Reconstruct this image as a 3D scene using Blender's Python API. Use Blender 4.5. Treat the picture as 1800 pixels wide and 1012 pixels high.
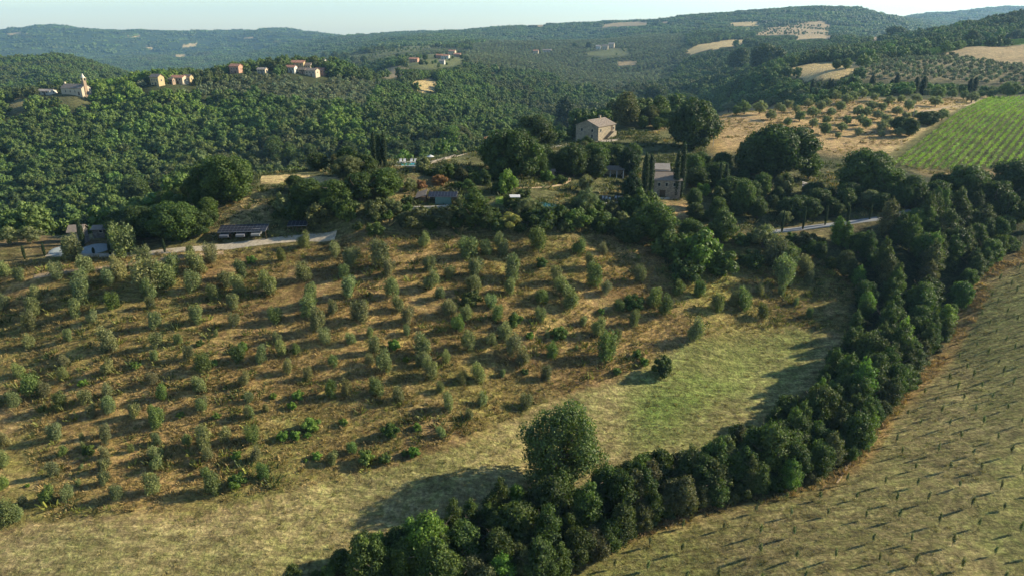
import bpy, math, random
import numpy as np
from mathutils import Vector, Matrix
for _o in list(bpy.data.objects):
    bpy.data.objects.remove(_o)
R = math.radians
sc = bpy.context.scene
C = sc.collection

# ------------------------------------------------------------------ camera, sky, sun, exposure
PITCH = 20.5
cam_d = bpy.data.cameras.new("camera")
cam = bpy.data.objects.new("camera", cam_d); C.objects.link(cam)
cam_d.sensor_width = 36.0
cam_d.lens = 1216.0 / 1800.0 * 36.0
cam_d.clip_start = 0.5; cam_d.clip_end = 30000
cam.location = (0, 0, 0); cam.rotation_euler = (R(90 - PITCH), 0, 0)
sc.camera = cam

SUN_EL, SUN_AZ = 24.0, 76.0                       # azimuth clockwise from +Y
w = bpy.data.worlds.new("World"); sc.world = w; w.use_nodes = True
nt = w.node_tree; nt.nodes.clear()
wo = nt.nodes.new("ShaderNodeOutputWorld"); bg = nt.nodes.new("ShaderNodeBackground")
sky = nt.nodes.new("ShaderNodeTexSky"); sky.sky_type = 'NISHITA'; sky.sun_disc = False
sky.sun_elevation = R(SUN_EL); sky.sun_rotation = R(SUN_AZ)
sky.air_density = 1.0; sky.dust_density = 0.35; sky.ozone_density = 1.2; sky.altitude = 300
bg.inputs[1].default_value = 0.098
tintn = nt.nodes.new("ShaderNodeMix"); tintn.data_type = "RGBA"; tintn.blend_type = "MULTIPLY"; tintn.inputs[0].default_value = 1.0; tintn.inputs[7].default_value = (0.83, 0.94, 1.03, 1)
nt.links.new(sky.outputs[0], tintn.inputs[6]); nt.links.new(tintn.outputs[2], bg.inputs[0]); nt.links.new(bg.outputs[0], wo.inputs[0])
sd = bpy.data.lights.new("sun", 'SUN'); sun = bpy.data.objects.new("sun", sd); C.objects.link(sun)
sd.energy = 5.0; sd.angle = R(0.6); sd.color = (1.0, 0.88, 0.66)
sv = Vector((math.cos(R(SUN_EL)) * math.sin(R(SUN_AZ)), math.cos(R(SUN_EL)) * math.cos(R(SUN_AZ)), math.sin(R(SUN_EL))))
sun.rotation_euler = sv.to_track_quat('Z', 'Y').to_euler()
sc.view_settings.view_transform = 'Standard'; sc.view_settings.look = 'None'
sc.view_settings.gamma = 1.0; sc.view_settings.use_curve_mapping = False
sc.view_settings.exposure = 1.02
sc.cycles.max_bounces = 4; sc.cycles.diffuse_bounces = 2; sc.cycles.glossy_bounces = 2
sc.cycles.transmission_bounces = 3; sc.cycles.volume_bounces = 0; sc.cycles.transparent_max_bounces = 4
sc.cycles.use_denoising = True
sc.cycles.use_adaptive_sampling = True; sc.cycles.adaptive_threshold = 0.02
HAZE_D = 0.000082
sc.render.use_persistent_data = False

# ------------------------------------------------------------------ pixel rays (photo 1800x1012)
F = 1216.0
cp_, sp_ = math.cos(R(PITCH)), math.sin(R(PITCH))
def ray(px, py):
    u = (px - 900.0) / F; v = -(py - 506.0) / F
    return u, cp_ + v * sp_, -sp_ + v * cp_       # x, y, z for camera depth 1

# ------------------------------------------------------------------ noise
def _hash(ix, iy, seed):
    h = (ix.astype(np.int64) * 374761393 + iy.astype(np.int64) * 668265263 + seed * 974634777) & 0xFFFFFFFF
    h = ((h ^ (h >> 13)) * 1274126177) & 0xFFFFFFFF
    return ((h ^ (h >> 16)) & 0xFFFF) / 65535.0
def vnoise(x, y, seed=0):
    x = np.asarray(x, float); y = np.asarray(y, float)
    ix = np.floor(x); iy = np.floor(y); fx = x - ix; fy = y - iy
    fx = fx * fx * (3 - 2 * fx); fy = fy * fy * (3 - 2 * fy)
    a = _hash(ix, iy, seed); b = _hash(ix + 1, iy, seed); c = _hash(ix, iy + 1, seed); d = _hash(ix + 1, iy + 1, seed)
    return (a * (1 - fx) + b * fx) * (1 - fy) + (c * (1 - fx) + d * fx) * fy
def fbm(x, y, scale, octv=4, seed=0):
    s = 0; amp = 1; tot = 0
    for i in range(octv):
        s = s + amp * vnoise(x / scale * 2 ** i + 13.7 * i, y / scale * 2 ** i - 7.1 * i, seed + i); tot += amp; amp *= 0.5
    return s / tot * 2 - 1

# ------------------------------------------------------------------ terrain height from surveyed points
CZ = [  # px, py, height relative to the camera
(-300,1012,-59),(0,1012,-60),(450,1012,-61),(900,1012,-62),(1350,1012,-60.6),(1800,1012,-58.8),(2100,1012,-57.2),
(-200,930,-57.5),(0,930,-58.5),(300,905,-59),(600,870,-60),(600,950,-61),(900,800,-60),(1000,860,-62.5),(1150,880,-61.5),(1400,800,-61),
(1550,700,-60),(1650,560,-57),(1740,450,-50.8),(1800,400,-47),(1950,380,-45.5),
(1500,900,-59.4),(1800,850,-57),(1650,750,-58.4),(1800,650,-55.2),(1740,520,-53.4),(1800,480,-50.8),(2000,700,-53.5),(2000,480,-48),
(1100,700,-59),(1300,620,-57.5),(1200,760,-60.5),(1450,600,-57),(1480,650,-58.5),
(-200,780,-55),(0,780,-56),(300,780,-56.5),(600,760,-57),(900,700,-57.5),
(-200,640,-50.5),(0,640,-51),(300,640,-51),(600,640,-52),(900,620,-53),(1150,600,-55),
(-200,540,-46.5),(0,540,-46.5),(300,540,-46.5),(600,540,-47),(900,540,-49),(1200,530,-51),(1400,520,-53),
(-200,470,-42),(0,460,-41.5),(300,455,-42),(600,440,-42),(900,450,-44),(1200,460,-47),(1400,450,-48),
(100,440,-40.8),(400,430,-41),(590,415,-40.3),(1345,408,-45.5),(1500,392,-44.5),(1600,375,-43),(750,400,-39.5),(1000,410,-41.5),(1200,410,-44.5),
(450,380,-37.5),(480,320,-33),(380,330,-34),(480,308,-33),(600,320,-33),(700,292,-32),(600,380,-37),(770,365,-37),(770,320,-34),(900,385,-38.5),(960,330,-36.5),(880,300,-35),
(1170,347,-41),(1080,310,-38.5),(1050,245,-37),(860,265,-34),(960,260,-36),(1100,260,-37.5),(1200,270,-38.5),(1300,300,-40.5),(1400,340,-43),(1500,345,-43),
(1100,205,-34),(1200,215,-36),(1250,225,-36.5),
(1300,250,-38),(1500,250,-38.5),(1500,200,-34),(1300,200,-35),(1500,172,-31),(1700,180,-33),(1560,290,-41),(1800,290,-40),(1800,180,-34),(1650,300,-41.5),(1700,340,-43),(1800,335,-42),(2000,200,-33),(2000,300,-39),
(1600,112,-24),(1800,102,-21),(1800,77,-12),(1640,102,-21),(1800,67,-9),(1700,75.5,-12.8),(1640,86,-17),(1862,65,-8),(1500,118,-28),(1450,128,-28),(1700,90,-16.5),(2000,90,-14)]
CY = [  # px, py, distance
(0,420,255),(0,400,290),(0,350,330),(0,250,410),(0,188,470),(200,300,370),(200,200,470),(200,395,270),(350,200,480),(350,270,400),(500,250,400),(500,170,520),
(-200,350,330),(-200,200,470),(100,230,430),(100,320,345),
(700,230,430),(700,180,560),(700,160,610),(40,178,470),(90,170,480),(130,166,485),(275,150,500),(420,127,575),(470,123,590),(515,120,605),(560,119,628),(600,126,645),(575,136,600),(520,135,580),(320,146,520),
(0,100,1200),(100,98,1250),(190,122,1150),(50,150,900),(150,148,850),(-200,110,1300),
(0,59,4500),(100,52,4500),(200,54,4600),(300,60,4800),(450,57,5000),(520,55,5000),(592,65,5000),(100,100,3500),(300,110,3000),(450,90,3600),(-200,60,4500),(300,85,3900),
(490,106,2600),(600,72,3000),(700,64,3000),(800,59,3000),(950,43,3000),(1050,42,3000),(1200,33,2600),(1300,27,2400),(1400,22,2300),(1500,19,2300),(1560,30,2400),(1600,46,2300),
(700,85,1800),(620,98,1600),(850,75,1900),(1000,72,2000),(640,108,1300),
(700,112,900),(780,100,1000),(740,130,760),(850,130,900),(850,190,620),(930,240,470),(980,195,680),(1000,120,1200),(1060,85,1500),(1150,120,1150),(1120,160,850),(1250,135,950),(1250,80,1300),
(1400,60,1700),(1400,90,1200),(1300,105,1050),(1450,50,1900),(1330,45,2000),(1240,95,1150),
(1800,17,5500),(1700,27,5300),(1620,36,5000),(1900,15,5500),
(1500,72,1300),(1600,62,1200),(1640,58,1250),(1560,80,900),(1700,55,1000),(1800,36,900),(2000,30,900),(1450,100,800),(1350,130,620)]
CH = [  # px column, distance, height : ground the photo does not show
(-200,200,-62),(0,200,-66),(200,200,-66),(350,190,-45),(350,260,-80),(500,260,-70),(600,300,-75),(700,300,-70),(850,330,-72),(950,360,-74),(1050,400,-75),(1150,430,-72),
(0,240,-80),(200,240,-80),
(130,620,-80),(275,720,-95),(420,820,-100),(-200,620,-80),(560,800,-90),(600,1000,-80),
(0,2000,-170),(200,2000,-170),(400,2000,-170),(-200,2000,-170),
(0,6500,-300),(900,6500,-300),(1300,4000,-60),(1800,7500,-300),(600,6500,-250),(1000,4500,-120),
(1300,480,-60),(1450,400,-42),(1200,620,-75),(1600,400,-34),(1750,420,-34),(1700,2500,-40),(1800,2500,-40),(1800,1500,-20),(1600,1700,-40),
(700,2300,-40),(1000,2400,-50),(500,1600,-110),(300,1400,-110),(100,1500,-110),
(0,20,-62),(900,20,-63),(1800,20,-58),(0,40,-61),(900,40,-62.5),(1800,40,-57)]
pts = []
for px, py, z in CZ:
    x, y, dz = ray(px, py); pts.append((x / y, math.log(z / dz * y), z))
for px, py, Y in CY:
    x, y, dz = ray(px, py); pts.append((x / y, math.log(Y), dz / y * Y))
for px, Y, z in CH:
    pts.append(((px - 900.0) / F * 1.0, math.log(Y), z))
P = np.array(pts)
KA, KS, CC = 1.0, 0.62, 0.035
def _phi(a, s):
    d2 = ((a[:, None] - P[None, :, 0]) * KA) ** 2 + ((s[:, None] - P[None, :, 1]) * KS) ** 2
    return np.sqrt(d2 + CC * CC)
scale_z = P[:, 2] / np.exp(P[:, 1])               # interpolate the slope angle z/Y: even detail at every distance
A_ = _phi(P[:, 0], P[:, 1]) + np.eye(len(P)) * -0.0015
W_ = np.linalg.solve(A_, scale_z)
NA, NS = 1050, 640
aL = np.concatenate([np.linspace(-1.7, -0.86, 60, endpoint=False), np.linspace(-0.86, 0.86, NA - 120), np.linspace(0.86, 1.7, 61)[1:]])
NA = len(aL)
sL = np.linspace(math.log(18), math.log(7500), NS)
AA, SS = np.meshgrid(aL, sL, indexing='ij')
G = np.empty(NA * NS)
_a = np.clip(AA, -0.85, 0.85).ravel(); _s = SS.ravel()
for i in range(0, len(G), 20000):
    G[i:i + 20000] = _phi(_a[i:i + 20000], _s[i:i + 20000]) @ W_
YY = np.exp(SS); XX = AA * YY
G = G.reshape(NA, NS) * YY
def smooth(v, lo, hi):
    t = np.clip((v - lo) / (hi - lo), 0, 1); return t * t * (3 - 2 * t)
G = G + fbm(XX, YY, 9, 3, 5) * 0.32 * (1 - smooth(YY, 300, 600))
G = G + fbm(XX, YY, 55, 3, 9) * 2.2 * smooth(YY, 260, 420)
G = G + fbm(XX, YY, 240, 4, 21) * 11 * smooth(YY, 560, 1300)
G = G + (np.abs(fbm(XX, YY, 900, 3, 31)) - 0.3) * -110 * smooth(YY, 2800, 4200) * (1 - smooth(YY, 4400, 5200))

def zat(x, y):
    a = np.asarray(x, float) / np.asarray(y, float); s = np.log(np.asarray(y, float))
    fi = np.clip(np.interp(a, aL, np.arange(NA)), 0, NA - 1.001); fj = np.clip((s - sL[0]) / (sL[1] - sL[0]), 0, NS - 1.001)
    i = fi.astype(int); j = fj.astype(int); u = fi - i; v = fj - j
    return (G[i, j] * (1 - u) + G[i + 1, j] * u) * (1 - v) + (G[i, j + 1] * (1 - u) + G[i + 1, j + 1] * u) * v
_SR = np.linspace(math.log(40), math.log(7400), 2600)
def hit(px, py):
    """first ground point seen at a photo pixel"""
    x, y, dz = ray(px, py); a = x / y; Y = np.exp(_SR)
    d = zat(a * Y, Y) - dz / y * Y
    k = np.nonzero(d >= 0)[0]
    if len(k) == 0: k = [int(np.argmax(d / Y))]
    k = k[0]
    if k > 0 and d[k] > 0 and d[k] != d[k-1]:
        f = -d[k - 1] / (d[k] - d[k - 1]); f = min(max(f, 0), 1)
        s = _SR[k - 1] + f * (_SR[k] - _SR[k - 1])
    else: s = _SR[k]
    Yh = math.exp(s)
    return a * Yh, Yh, float(zat(a * Yh, Yh))
def depth(x, y, z): return y * cp_ - z * sp_      # camera depth of a world point
def topix(x, y, z):
    d = y * cp_ - z * sp_; up = y * sp_ + z * cp_
    return 900 + F * x / d, 506 - F * up / d
def hitw(px, py, Y):
    """the point of the ground in a pixel's column at a known distance"""
    x, y, dz = ray(px, py); return x / y * Y, Y, float(zat(x / y * Y, Y))
# ground seen from above the camera: how far each grid node sits under the skyline in front of it
EL = G / YY
EMAX = np.maximum.accumulate(EL, axis=1)
HID = (EMAX - EL) * YY
def hidden(x, y):
    a = x / y; i = np.clip(np.searchsorted(aL, a), 0, NA - 1); j = np.clip(((np.log(y) - sL[0]) / (sL[1] - sL[0])).astype(int), 0, NS - 1)
    return HID[i, j]

# ------------------------------------------------------------------ land use map (outlines surveyed on the ground)
def worldpoly(pl):
    out = []
    for p in pl:
        x, y, z = hit(p[0], p[1]) if len(p) == 2 else hitw(*p)
        out.append((x / y, math.log(y)))
    return np.array(out)
def inpoly(a, s, poly):
    a = np.asarray(a); s = np.asarray(s); r = np.zeros(a.shape, bool); n = len(poly); j = n - 1
    for i in range(n):
        x1, y1 = poly[i]; x2, y2 = poly[j]
        if y1 != y2:
            r ^= ((y1 > s) != (y2 > s)) & (a < (x2 - x1) * (s - y1) / (y2 - y1) + x1)
        j = i
    return r
STRAW = (0.258, 0.168, 0.066); BROWN = (0.135, 0.083, 0.037); OLIVEG = (0.125, 0.125, 0.036); MEADOW = (0.26, 0.208, 0.09)
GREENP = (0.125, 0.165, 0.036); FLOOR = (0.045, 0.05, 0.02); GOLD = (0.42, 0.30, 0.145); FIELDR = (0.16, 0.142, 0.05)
TAN = (0.30, 0.215, 0.12); ORANGE = (0.36, 0.235, 0.115); VGREEN = (0.10, 0.17, 0.035); DRYG = (0.115, 0.12, 0.05)
# name, colour, edge softness, outline in photo pixels, True when no wood grows there
ZONES = [
 ("meadow", MEADOW, 1, [(-260,1100),(-200,985),(0,938),(60,915),(150,905),(250,903),(330,908),(420,882),(500,868),(600,845),(700,815),(800,778),(880,748),(950,715),(1000,690),(1060,670),(1150,640),(1200,605),(1300,585),(1400,575),(1480,590),(1500,640),(1400,740),(1200,800),(1000,860),(760,960),(540,1040),(500,1100)]),
 ("green", GREENP, 5, [(1080,740),(1100,690),(1180,650),(1290,610),(1420,585),(1440,600),(1380,650),(1300,700),(1250,760),(1140,785)]),
 ("green", GREENP, 4, [(60,1012),(120,960),(220,960),(200,1012)]),
 ("haystrip", (.40,.29,.125), 1, [(-200,986),(0,936),(60,914),(150,904),(250,902),(330,907),(420,881),(500,867),(600,844),(700,814),(800,777),(880,747),(880,756),(800,790),(700,826),(600,854),(500,878),(420,892),(330,922),(250,912),(150,914),(60,926),(0,950),(-200,1000)]),
 ("field", FIELDR, 1, [(900,1100),(980,1012),(1100,950),(1190,900),(1300,880),(1460,845),(1500,810),(1560,720),(1620,660),(1680,580),(1720,490),(1800,455),(1960,425),(2010,700),(2010,1100)]),
 ("straw", ORANGE, 2, [(1700,480),(1760,455),(1830,430),(1850,450),(1760,480),(1710,510)]),
 ("straw", STRAW, 1.4, [(1440,850),(1500,800),(1560,712),(1625,655),(1690,560),(1725,500),(1745,505),(1705,580),(1640,665),(1575,730),(1515,812),(1450,862),(1300,892),(1180,925),(1060,975),(1000,1010),(975,1012),(1090,950),(1185,903),(1300,880)]),
 ("haystrip", (.235,.195,.08), .8, [(1392,852),(1440,879),(1500,913),(1560,941),(1640,972),(1740,1016),(1730,1022),(1636,978),(1555,947),(1495,919),(1436,884)]),
 ("haystrip", (.235,.195,.08), .8, [(1388,892),(1370,920),(1345,960),(1312,1012),(1303,1012),(1338,958),(1364,917),(1382,890)]),
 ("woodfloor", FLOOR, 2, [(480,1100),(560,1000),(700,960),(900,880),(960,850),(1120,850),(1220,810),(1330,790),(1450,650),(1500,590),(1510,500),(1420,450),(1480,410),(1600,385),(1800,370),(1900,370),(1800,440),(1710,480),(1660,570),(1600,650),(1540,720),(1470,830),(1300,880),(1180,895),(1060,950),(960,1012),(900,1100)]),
 ("orchard", STRAW, 1, [(-260,975),(-200,470),(0,462),(200,452),(400,440),(600,425),(760,410),(1000,418),(1200,430),(1340,425),(1420,450),(1500,500),(1490,590),(1400,570),(1300,580),(1200,600),(1150,636),(1060,666),(1000,686),(950,711),(880,744),(800,774),(700,811),(600,841),(500,864),(420,878),(330,904),(250,899),(150,901),(60,911),(0,934)]),
 ("weeds", OLIVEG, 6, [(150,600),(350,560),(330,470),(150,480),(60,560)]),
 ("weeds", OLIVEG, 6, [(640,820),(700,690),(900,690),(960,650),(1060,650),(940,710),(860,745),(760,785)]),
 ("weeds", OLIVEG, 6, [(1180,600),(1230,500),(1400,480),(1480,520),(1440,575),(1290,580)]),
 ("weeds", (0.13,0.16,0.04), 4, [(1160,440),(1250,425),(1290,450),(1300,500),(1200,490)]),
 ("weeds", OLIVEG, 5, [(420,470),(620,440),(600,400),(460,415),(380,450)]),
 ("weeds", OLIVEG, 6, [(400,880),(420,800),(600,760),(700,760),(600,840),(500,862)]),
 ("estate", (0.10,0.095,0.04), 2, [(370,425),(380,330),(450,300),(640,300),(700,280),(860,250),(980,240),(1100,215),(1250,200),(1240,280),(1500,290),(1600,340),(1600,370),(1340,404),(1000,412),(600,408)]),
 ("gold", GOLD, .8, [(452,311),(515,308),(560,310),(600,314),(600,321),(515,325),(455,325)]),
 ("bank", (0.33,0.24,0.115), 1.5, [(372,405),(383,365),(430,345),(478,335),(470,375),(440,395),(390,404)]),
 ("bank", (0.30,0.20,0.10), 1.5, [(690,345),(720,320),(800,312),(800,330),(730,338),(700,360)]),
 ("lawn", (0.14,0.19,0.035), .8, [(858,352),(903,346),(902,361),(868,366)]),
 ("dry", ORANGE, 1.2, [(1155,352),(1206,353),(1210,372),(1196,395),(1170,375)]),
 ("dry", ORANGE, 1, [(1120,197),(1172,195),(1168,205),(1130,206)]),
 ("dry", ORANGE, 1, [(1142,218),(1172,214),(1175,224),(1148,227)]),
 ("dry", STRAW, 2, [(1240,205),(1275,200),(1330,235),(1320,260),(1260,275),(1245,250)]),
 ("grove", ORANGE, 1.5, [(1262,200),(1330,183),(1500,178),(1620,176),(1745,168),(1650,212),(1562,272),(1500,272),(1440,268),(1330,262),(1270,262)]),
 ("strip", GOLD, 1, [(1560,276),(1650,214),(1755,166),(1742,168),(1640,200),(1580,250),(1535,275)]),
 ("strip", ORANGE, 1, [(1595,290),(1620,305),(1700,312),(1800,303),(1800,293),(1700,298)]),
 ("vineyard", (0.13,0.12,0.045), 1, [(1560,276),(1652,214),(1752,170),(1800,166),(1980,158),(1990,300),(1800,292),(1700,300),(1620,298),(1575,292)]),
 ("gold", GOLD, .8, [(0,101),(40,102),(95,100),(90,104),(30,107),(0,108)]),
 ("gold", TAN, .8, [(1052,45),(1110,38),(1190,36),(1180,42),(1100,46),(1055,48)]),
 ("gold", GOLD, .8, [(1203,92),(1250,76),(1320,67),(1332,70),(1300,81),(1260,86),(1215,96)]),
 ("gold", GOLD, .8, [(1278,38),(1348,38),(1340,46),(1286,47)]),
 ("gold", TAN, .8, [(1345,50),(1410,38),(1442,37),(1466,47),(1462,60),(1420,63),(1370,62),(1312,62)]),
 ("gold", TAN, .8, [(1485,75),(1545,60),(1562,62),(1560,70),(1500,75)]),
 ("gold", GOLD, .8, [(1586,58),(1642,55),(1636,62),(1588,66)]),
 ("gold", GOLD, .8, [(1365,127),(1400,117),(1440,110),(1532,108),(1505,125),(1470,141),(1420,144),(1395,135)]),
 ("gold", GOLD, .8, [(1270,136),(1340,135),(1332,143),(1270,143)]),
 ("tanfield", TAN, .8, [(1655,97),(1700,83),(1800,79),(1862,78),(1862,114),(1800,113),(1740,109)]),
 ("highvines", VGREEN, .6, [(1575,105),(1640,86),(1700,75),(1800,68),(1862,65),(1862,77),(1800,78),(1700,82),(1650,97)]),
 ("olives", (0.19,0.15,0.085), 1, [(1505,126),(1560,108),(1650,98),(1740,110),(1800,115),(1862,116),(1862,150),(1750,148),(1620,142),(1510,140)]),
 ("gold", GOLD, .8, [(722,144),(755,138),(782,151),(770,162),(742,163),(725,155)]),
 ("gold", TAN, .8, [(645,128),(690,119),(722,123),(700,136),(652,139)]),
 ("gold", DRYG, 1, [(650,97),(700,84),(835,75),(800,84),(700,93),(660,101)]),
 ("village", (0.22,0.18,0.085), 1, [(0,196),(20,174),(60,176),(130,172),(160,168),(150,178),(60,186),(20,203)]),
 ("village", DRYG, 1, [(705,112),(735,98),(820,92),(815,110),(760,122),(710,120)]),
 ("village", DRYG, 1, [(1020,95),(1060,86),(1110,84),(1108,96),(1060,100)]),
 ("gold", TAN, .6, [(915,43),(960,42),(962,47),(925,48)]), ("gold", TAN, .6, [(845,122),(875,118),(882,126),(850,130)]), ("gold", TAN, .6, [(1395,63),(1466,59),(1462,68),(1400,71)]), ("gold", TAN, .6, [(1085,109),(1122,107),(1118,114),(1088,116)]),
 ("gold", GOLD, .6, [(12,57),(46,55),(49,60),(16,62)]), ("gold", GOLD, .6, [(225,62),(247,62),(243,66),(226,66)]), ("gold", GOLD, .6, [(320,80),(346,76),(344,82),(322,85)]), ("gold", GOLD, .6, [(256,82),(271,82),(269,86),(258,86)]), ("gold", GOLD, .6, [(308,97),(328,96),(326,101),(311,101)]), ("gold", GOLD, .6, [(428,66),(446,63),(444,68),(430,69)]),
 ("gold", GOLD, .6, [(295,176),(310,172),(312,178),(298,181)]),
 ("gold", GOLD, .6, [(330,184),(362,183),(360,190),(335,191)]),
]
OLIVES_FAR = [worldpoly(p) for p in (
 [(235,158),(300,152),(420,142),(600,140),(680,150),(640,205),(500,185),(400,175),(250,172)],
 [(820,118),(830,80),(940,68),(1200,60),(1215,100),(1190,130),(1160,150),(1080,165),(1000,160),(960,135)],
 [(600,100),(650,97),(800,86),(830,90),(820,110),(700,112),(620,120)])]
BRIGHT = [worldpoly(p) for p in (
 [(560,200),(620,205),(665,240),(655,285),(600,280),(570,250)],[(190,160),(330,165),(350,200),(230,205),(150,220)],[(270,205),(330,205),(330,225),(275,228)],[(340,195),(420,190),(430,215),(350,220)])]
WP = [worldpoly(z[3]) for z in ZONES]
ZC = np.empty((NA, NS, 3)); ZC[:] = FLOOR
near = (YY < 200)[..., None]
ZC = np.where(near, np.array((0.13, 0.10, 0.048)), ZC)
far = smooth(YY, 2500, 4000)[..., None]
ZC = ZC * (1 - far) + np.array((0.035, 0.055, 0.022)) * far
OPEN = np.zeros((NA, NS), bool); ZID = np.full((NA, NS), -1)
wa = AA + fbm(XX, YY, 14, 3, 77) * np.clip(2.2 / YY, 0, 0.03); ws = SS + fbm(XX, YY, 14, 3, 78) * np.clip(2.5 / YY, 0, 0.03)
def blur(m, k):
    m = m.astype(float)
    for ax in (0, 1):
        acc = np.zeros_like(m); n = 0
        for d in range(-k, k + 1):
            acc += np.roll(m, d, ax); n += 1
        m = acc / n
    return m
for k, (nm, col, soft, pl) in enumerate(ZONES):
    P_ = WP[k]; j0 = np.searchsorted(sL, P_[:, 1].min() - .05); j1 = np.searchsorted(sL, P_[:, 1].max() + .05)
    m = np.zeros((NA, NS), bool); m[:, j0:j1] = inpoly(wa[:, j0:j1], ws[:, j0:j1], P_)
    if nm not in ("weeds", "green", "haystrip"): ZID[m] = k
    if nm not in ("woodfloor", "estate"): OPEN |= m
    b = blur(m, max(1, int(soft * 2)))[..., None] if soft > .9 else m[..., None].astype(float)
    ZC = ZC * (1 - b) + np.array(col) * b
# patchy plant cover, metres to tens of metres wide
orch = np.isin(ZID, [i for i, z in enumerate(ZONES) if z[0] == "orchard"]) | (ZID < 0) & (YY < 200)
n1 = smooth(fbm(XX, YY, 11, 4, 101), 0.0, 0.5)[..., None]; n2 = smooth(fbm(XX, YY, 17, 4, 131), 0.0, 0.45)[..., None]; n3 = smooth(fbm(XX, YY, 6, 4, 161), 0.08, 0.45)[..., None]
oz = ZC * (1 - n1 * .75) + np.array(BROWN) * n1 * .75
oz = oz * (1 - n2 * .55) + np.array(OLIVEG) * n2 * .55
oz = oz * (1 - n3 * .5) + np.array((0.31, 0.205, 0.095)) * n3 * .5
ZC = np.where(orch[..., None], oz, ZC)
mead = np.isin(ZID, [i for i, z in enumerate(ZONES) if z[0] in ("meadow", "field")])
mz = ZC * (1 - n1 * .4) + np.array((0.135, 0.135, 0.045)) * n1 * .4
mz = mz * (1 - n2 * .35) + np.array((0.24, 0.17, 0.085)) * n2 * .35
ZC = np.where(mead[..., None], mz, ZC)
big = fbm(XX, YY, 60, 3, 191)[..., None]
ZC = ZC * (1 + .12 * big)
# carriage of each material zone to four sheets of ground cut from one surface
KIND = np.zeros((NA, NS), int)
for i, z in enumerate(ZONES):
    if z[0] == "meadow": KIND[ZID == i] = 1
    if z[0] in ("field", "straw"): KIND[ZID == i] = 2
    if z[0] in ("orchard",): KIND[ZID == i] = 3
KIND[(YY > 430)] = 4

# ------------------------------------------------------------------ materials
def newmat(name):
    m = bpy.data.materials.new(name); m.use_nodes = True; n = m.node_tree; n.nodes.clear()
    out = n.nodes.new("ShaderNodeOutputMaterial"); p = n.nodes.new("ShaderNodeBsdfPrincipled")
    n.links.new(p.outputs[0], out.inputs[0]); return m, n, p, out
def N(n, t, **kw):
    x = n.nodes.new(t)
    for k, v in kw.items():
        if k.startswith("i_"): x.inputs[int(k[2:])].default_value = v
        else: setattr(x, k, v)
    return x
def mixc(n, fac, a, b, mode='MIX'):
    x = n.nodes.new("ShaderNodeMix"); x.data_type = 'RGBA'; x.blend_type = mode
    for sock, v in ((x.inputs[0], fac), (x.inputs[6], a), (x.inputs[7], b)):
        if hasattr(v, "links"): n.links.new(v, sock)
        else: sock.default_value = v if not isinstance(v, tuple) else (*v, 1)[:4]
    return x.outputs[2]
def ramp(n, fac, stops):
    r = n.nodes.new("ShaderNodeValToRGB"); n.links.new(fac, r.inputs[0])
    el = r.color_ramp.elements
    while len(el) < len(stops): el.new(0.5)
    for e, (p, c) in zip(el, stops):
        e.position = p; e.color = (*c, 1) if isinstance(c, tuple) else (c, c, c, 1)
    return r.outputs[0]
def noise(n, vec, scale, det=4, rough=.6, dist=0):
    x = N(n, "ShaderNodeTexNoise"); x.inputs["Scale"].default_value = scale; x.inputs["Detail"].default_value = det
    x.inputs["Roughness"].default_value = rough; x.inputs["Distortion"].default_value = dist; n.links.new(vec, x.inputs["Vector"]); return x.outputs["Fac"]
def ground_mat():
    m, n, p, out = newmat("ground")
    at = N(n, "ShaderNodeAttribute", attribute_name="cover"); geo = N(n, "ShaderNodeNewGeometry"); pos = geo.outputs["Position"]
    mp = N(n, "ShaderNodeMapping"); n.links.new(pos, mp.inputs[0]); mp.inputs["Scale"].default_value = (1, 1, .3)
    v = mp.outputs[0]
    a = noise(n, v, 2.2, 6, .72, .4); b = noise(n, v, .55, 5, .65, .3); c = noise(n, v, .12, 5, .6)
    st = N(n, "ShaderNodeMapping"); n.links.new(pos, st.inputs[0]); st.inputs["Rotation"].default_value = (0, 0, R(-22)); st.inputs["Scale"].default_value = (.2, .9, .3)
    d = noise(n, st.outputs[0], 1.3, 5, .7, .8)
    col = mixc(n, 1.0, at.outputs[0], ramp(n, a, [(.27, .36), (.5, .95), (.72, 1.85)]), 'MULTIPLY')
    col = mixc(n, 1.0, col, ramp(n, b, [(.3, .6), (.5, 1.0), (.7, 1.4)]), 'MULTIPLY')
    col = mixc(n, 1.0, col, ramp(n, c, [(.3, .82), (.7, 1.18)]), 'MULTIPLY')
    col = mixc(n, .8, col, ramp(n, d, [(.32, .5), (.5, 1.0), (.66, 1.6)]), 'MULTIPLY')
    tn = noise(n, v, .9, 4, .6)
    hue = mixc(n, ramp(n, tn, [(.42, 0.0), (.62, .45)]), col, mixc(n, 1.0, col, (0.78, 1.05, .62), 'MULTIPLY'))
    n.links.new(hue, p.inputs["Base Color"]); p.inputs["Roughness"].default_value = .95; p.inputs["Specular IOR Level"].default_value = .1
    bu = N(n, "ShaderNodeBump"); bu.inputs["Strength"].default_value = .9; bu.inputs["Distance"].default_value = .35
    ad = N(n, "ShaderNodeMath", operation='ADD'); n.links.new(a, ad.inputs[0]); n.links.new(d, ad.inputs[1]); n.links.new(ad.outputs[0], bu.inputs["Height"])
    n.links.new(bu.outputs[0], p.inputs["Normal"])
    return m
GM = ground_mat()

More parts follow.
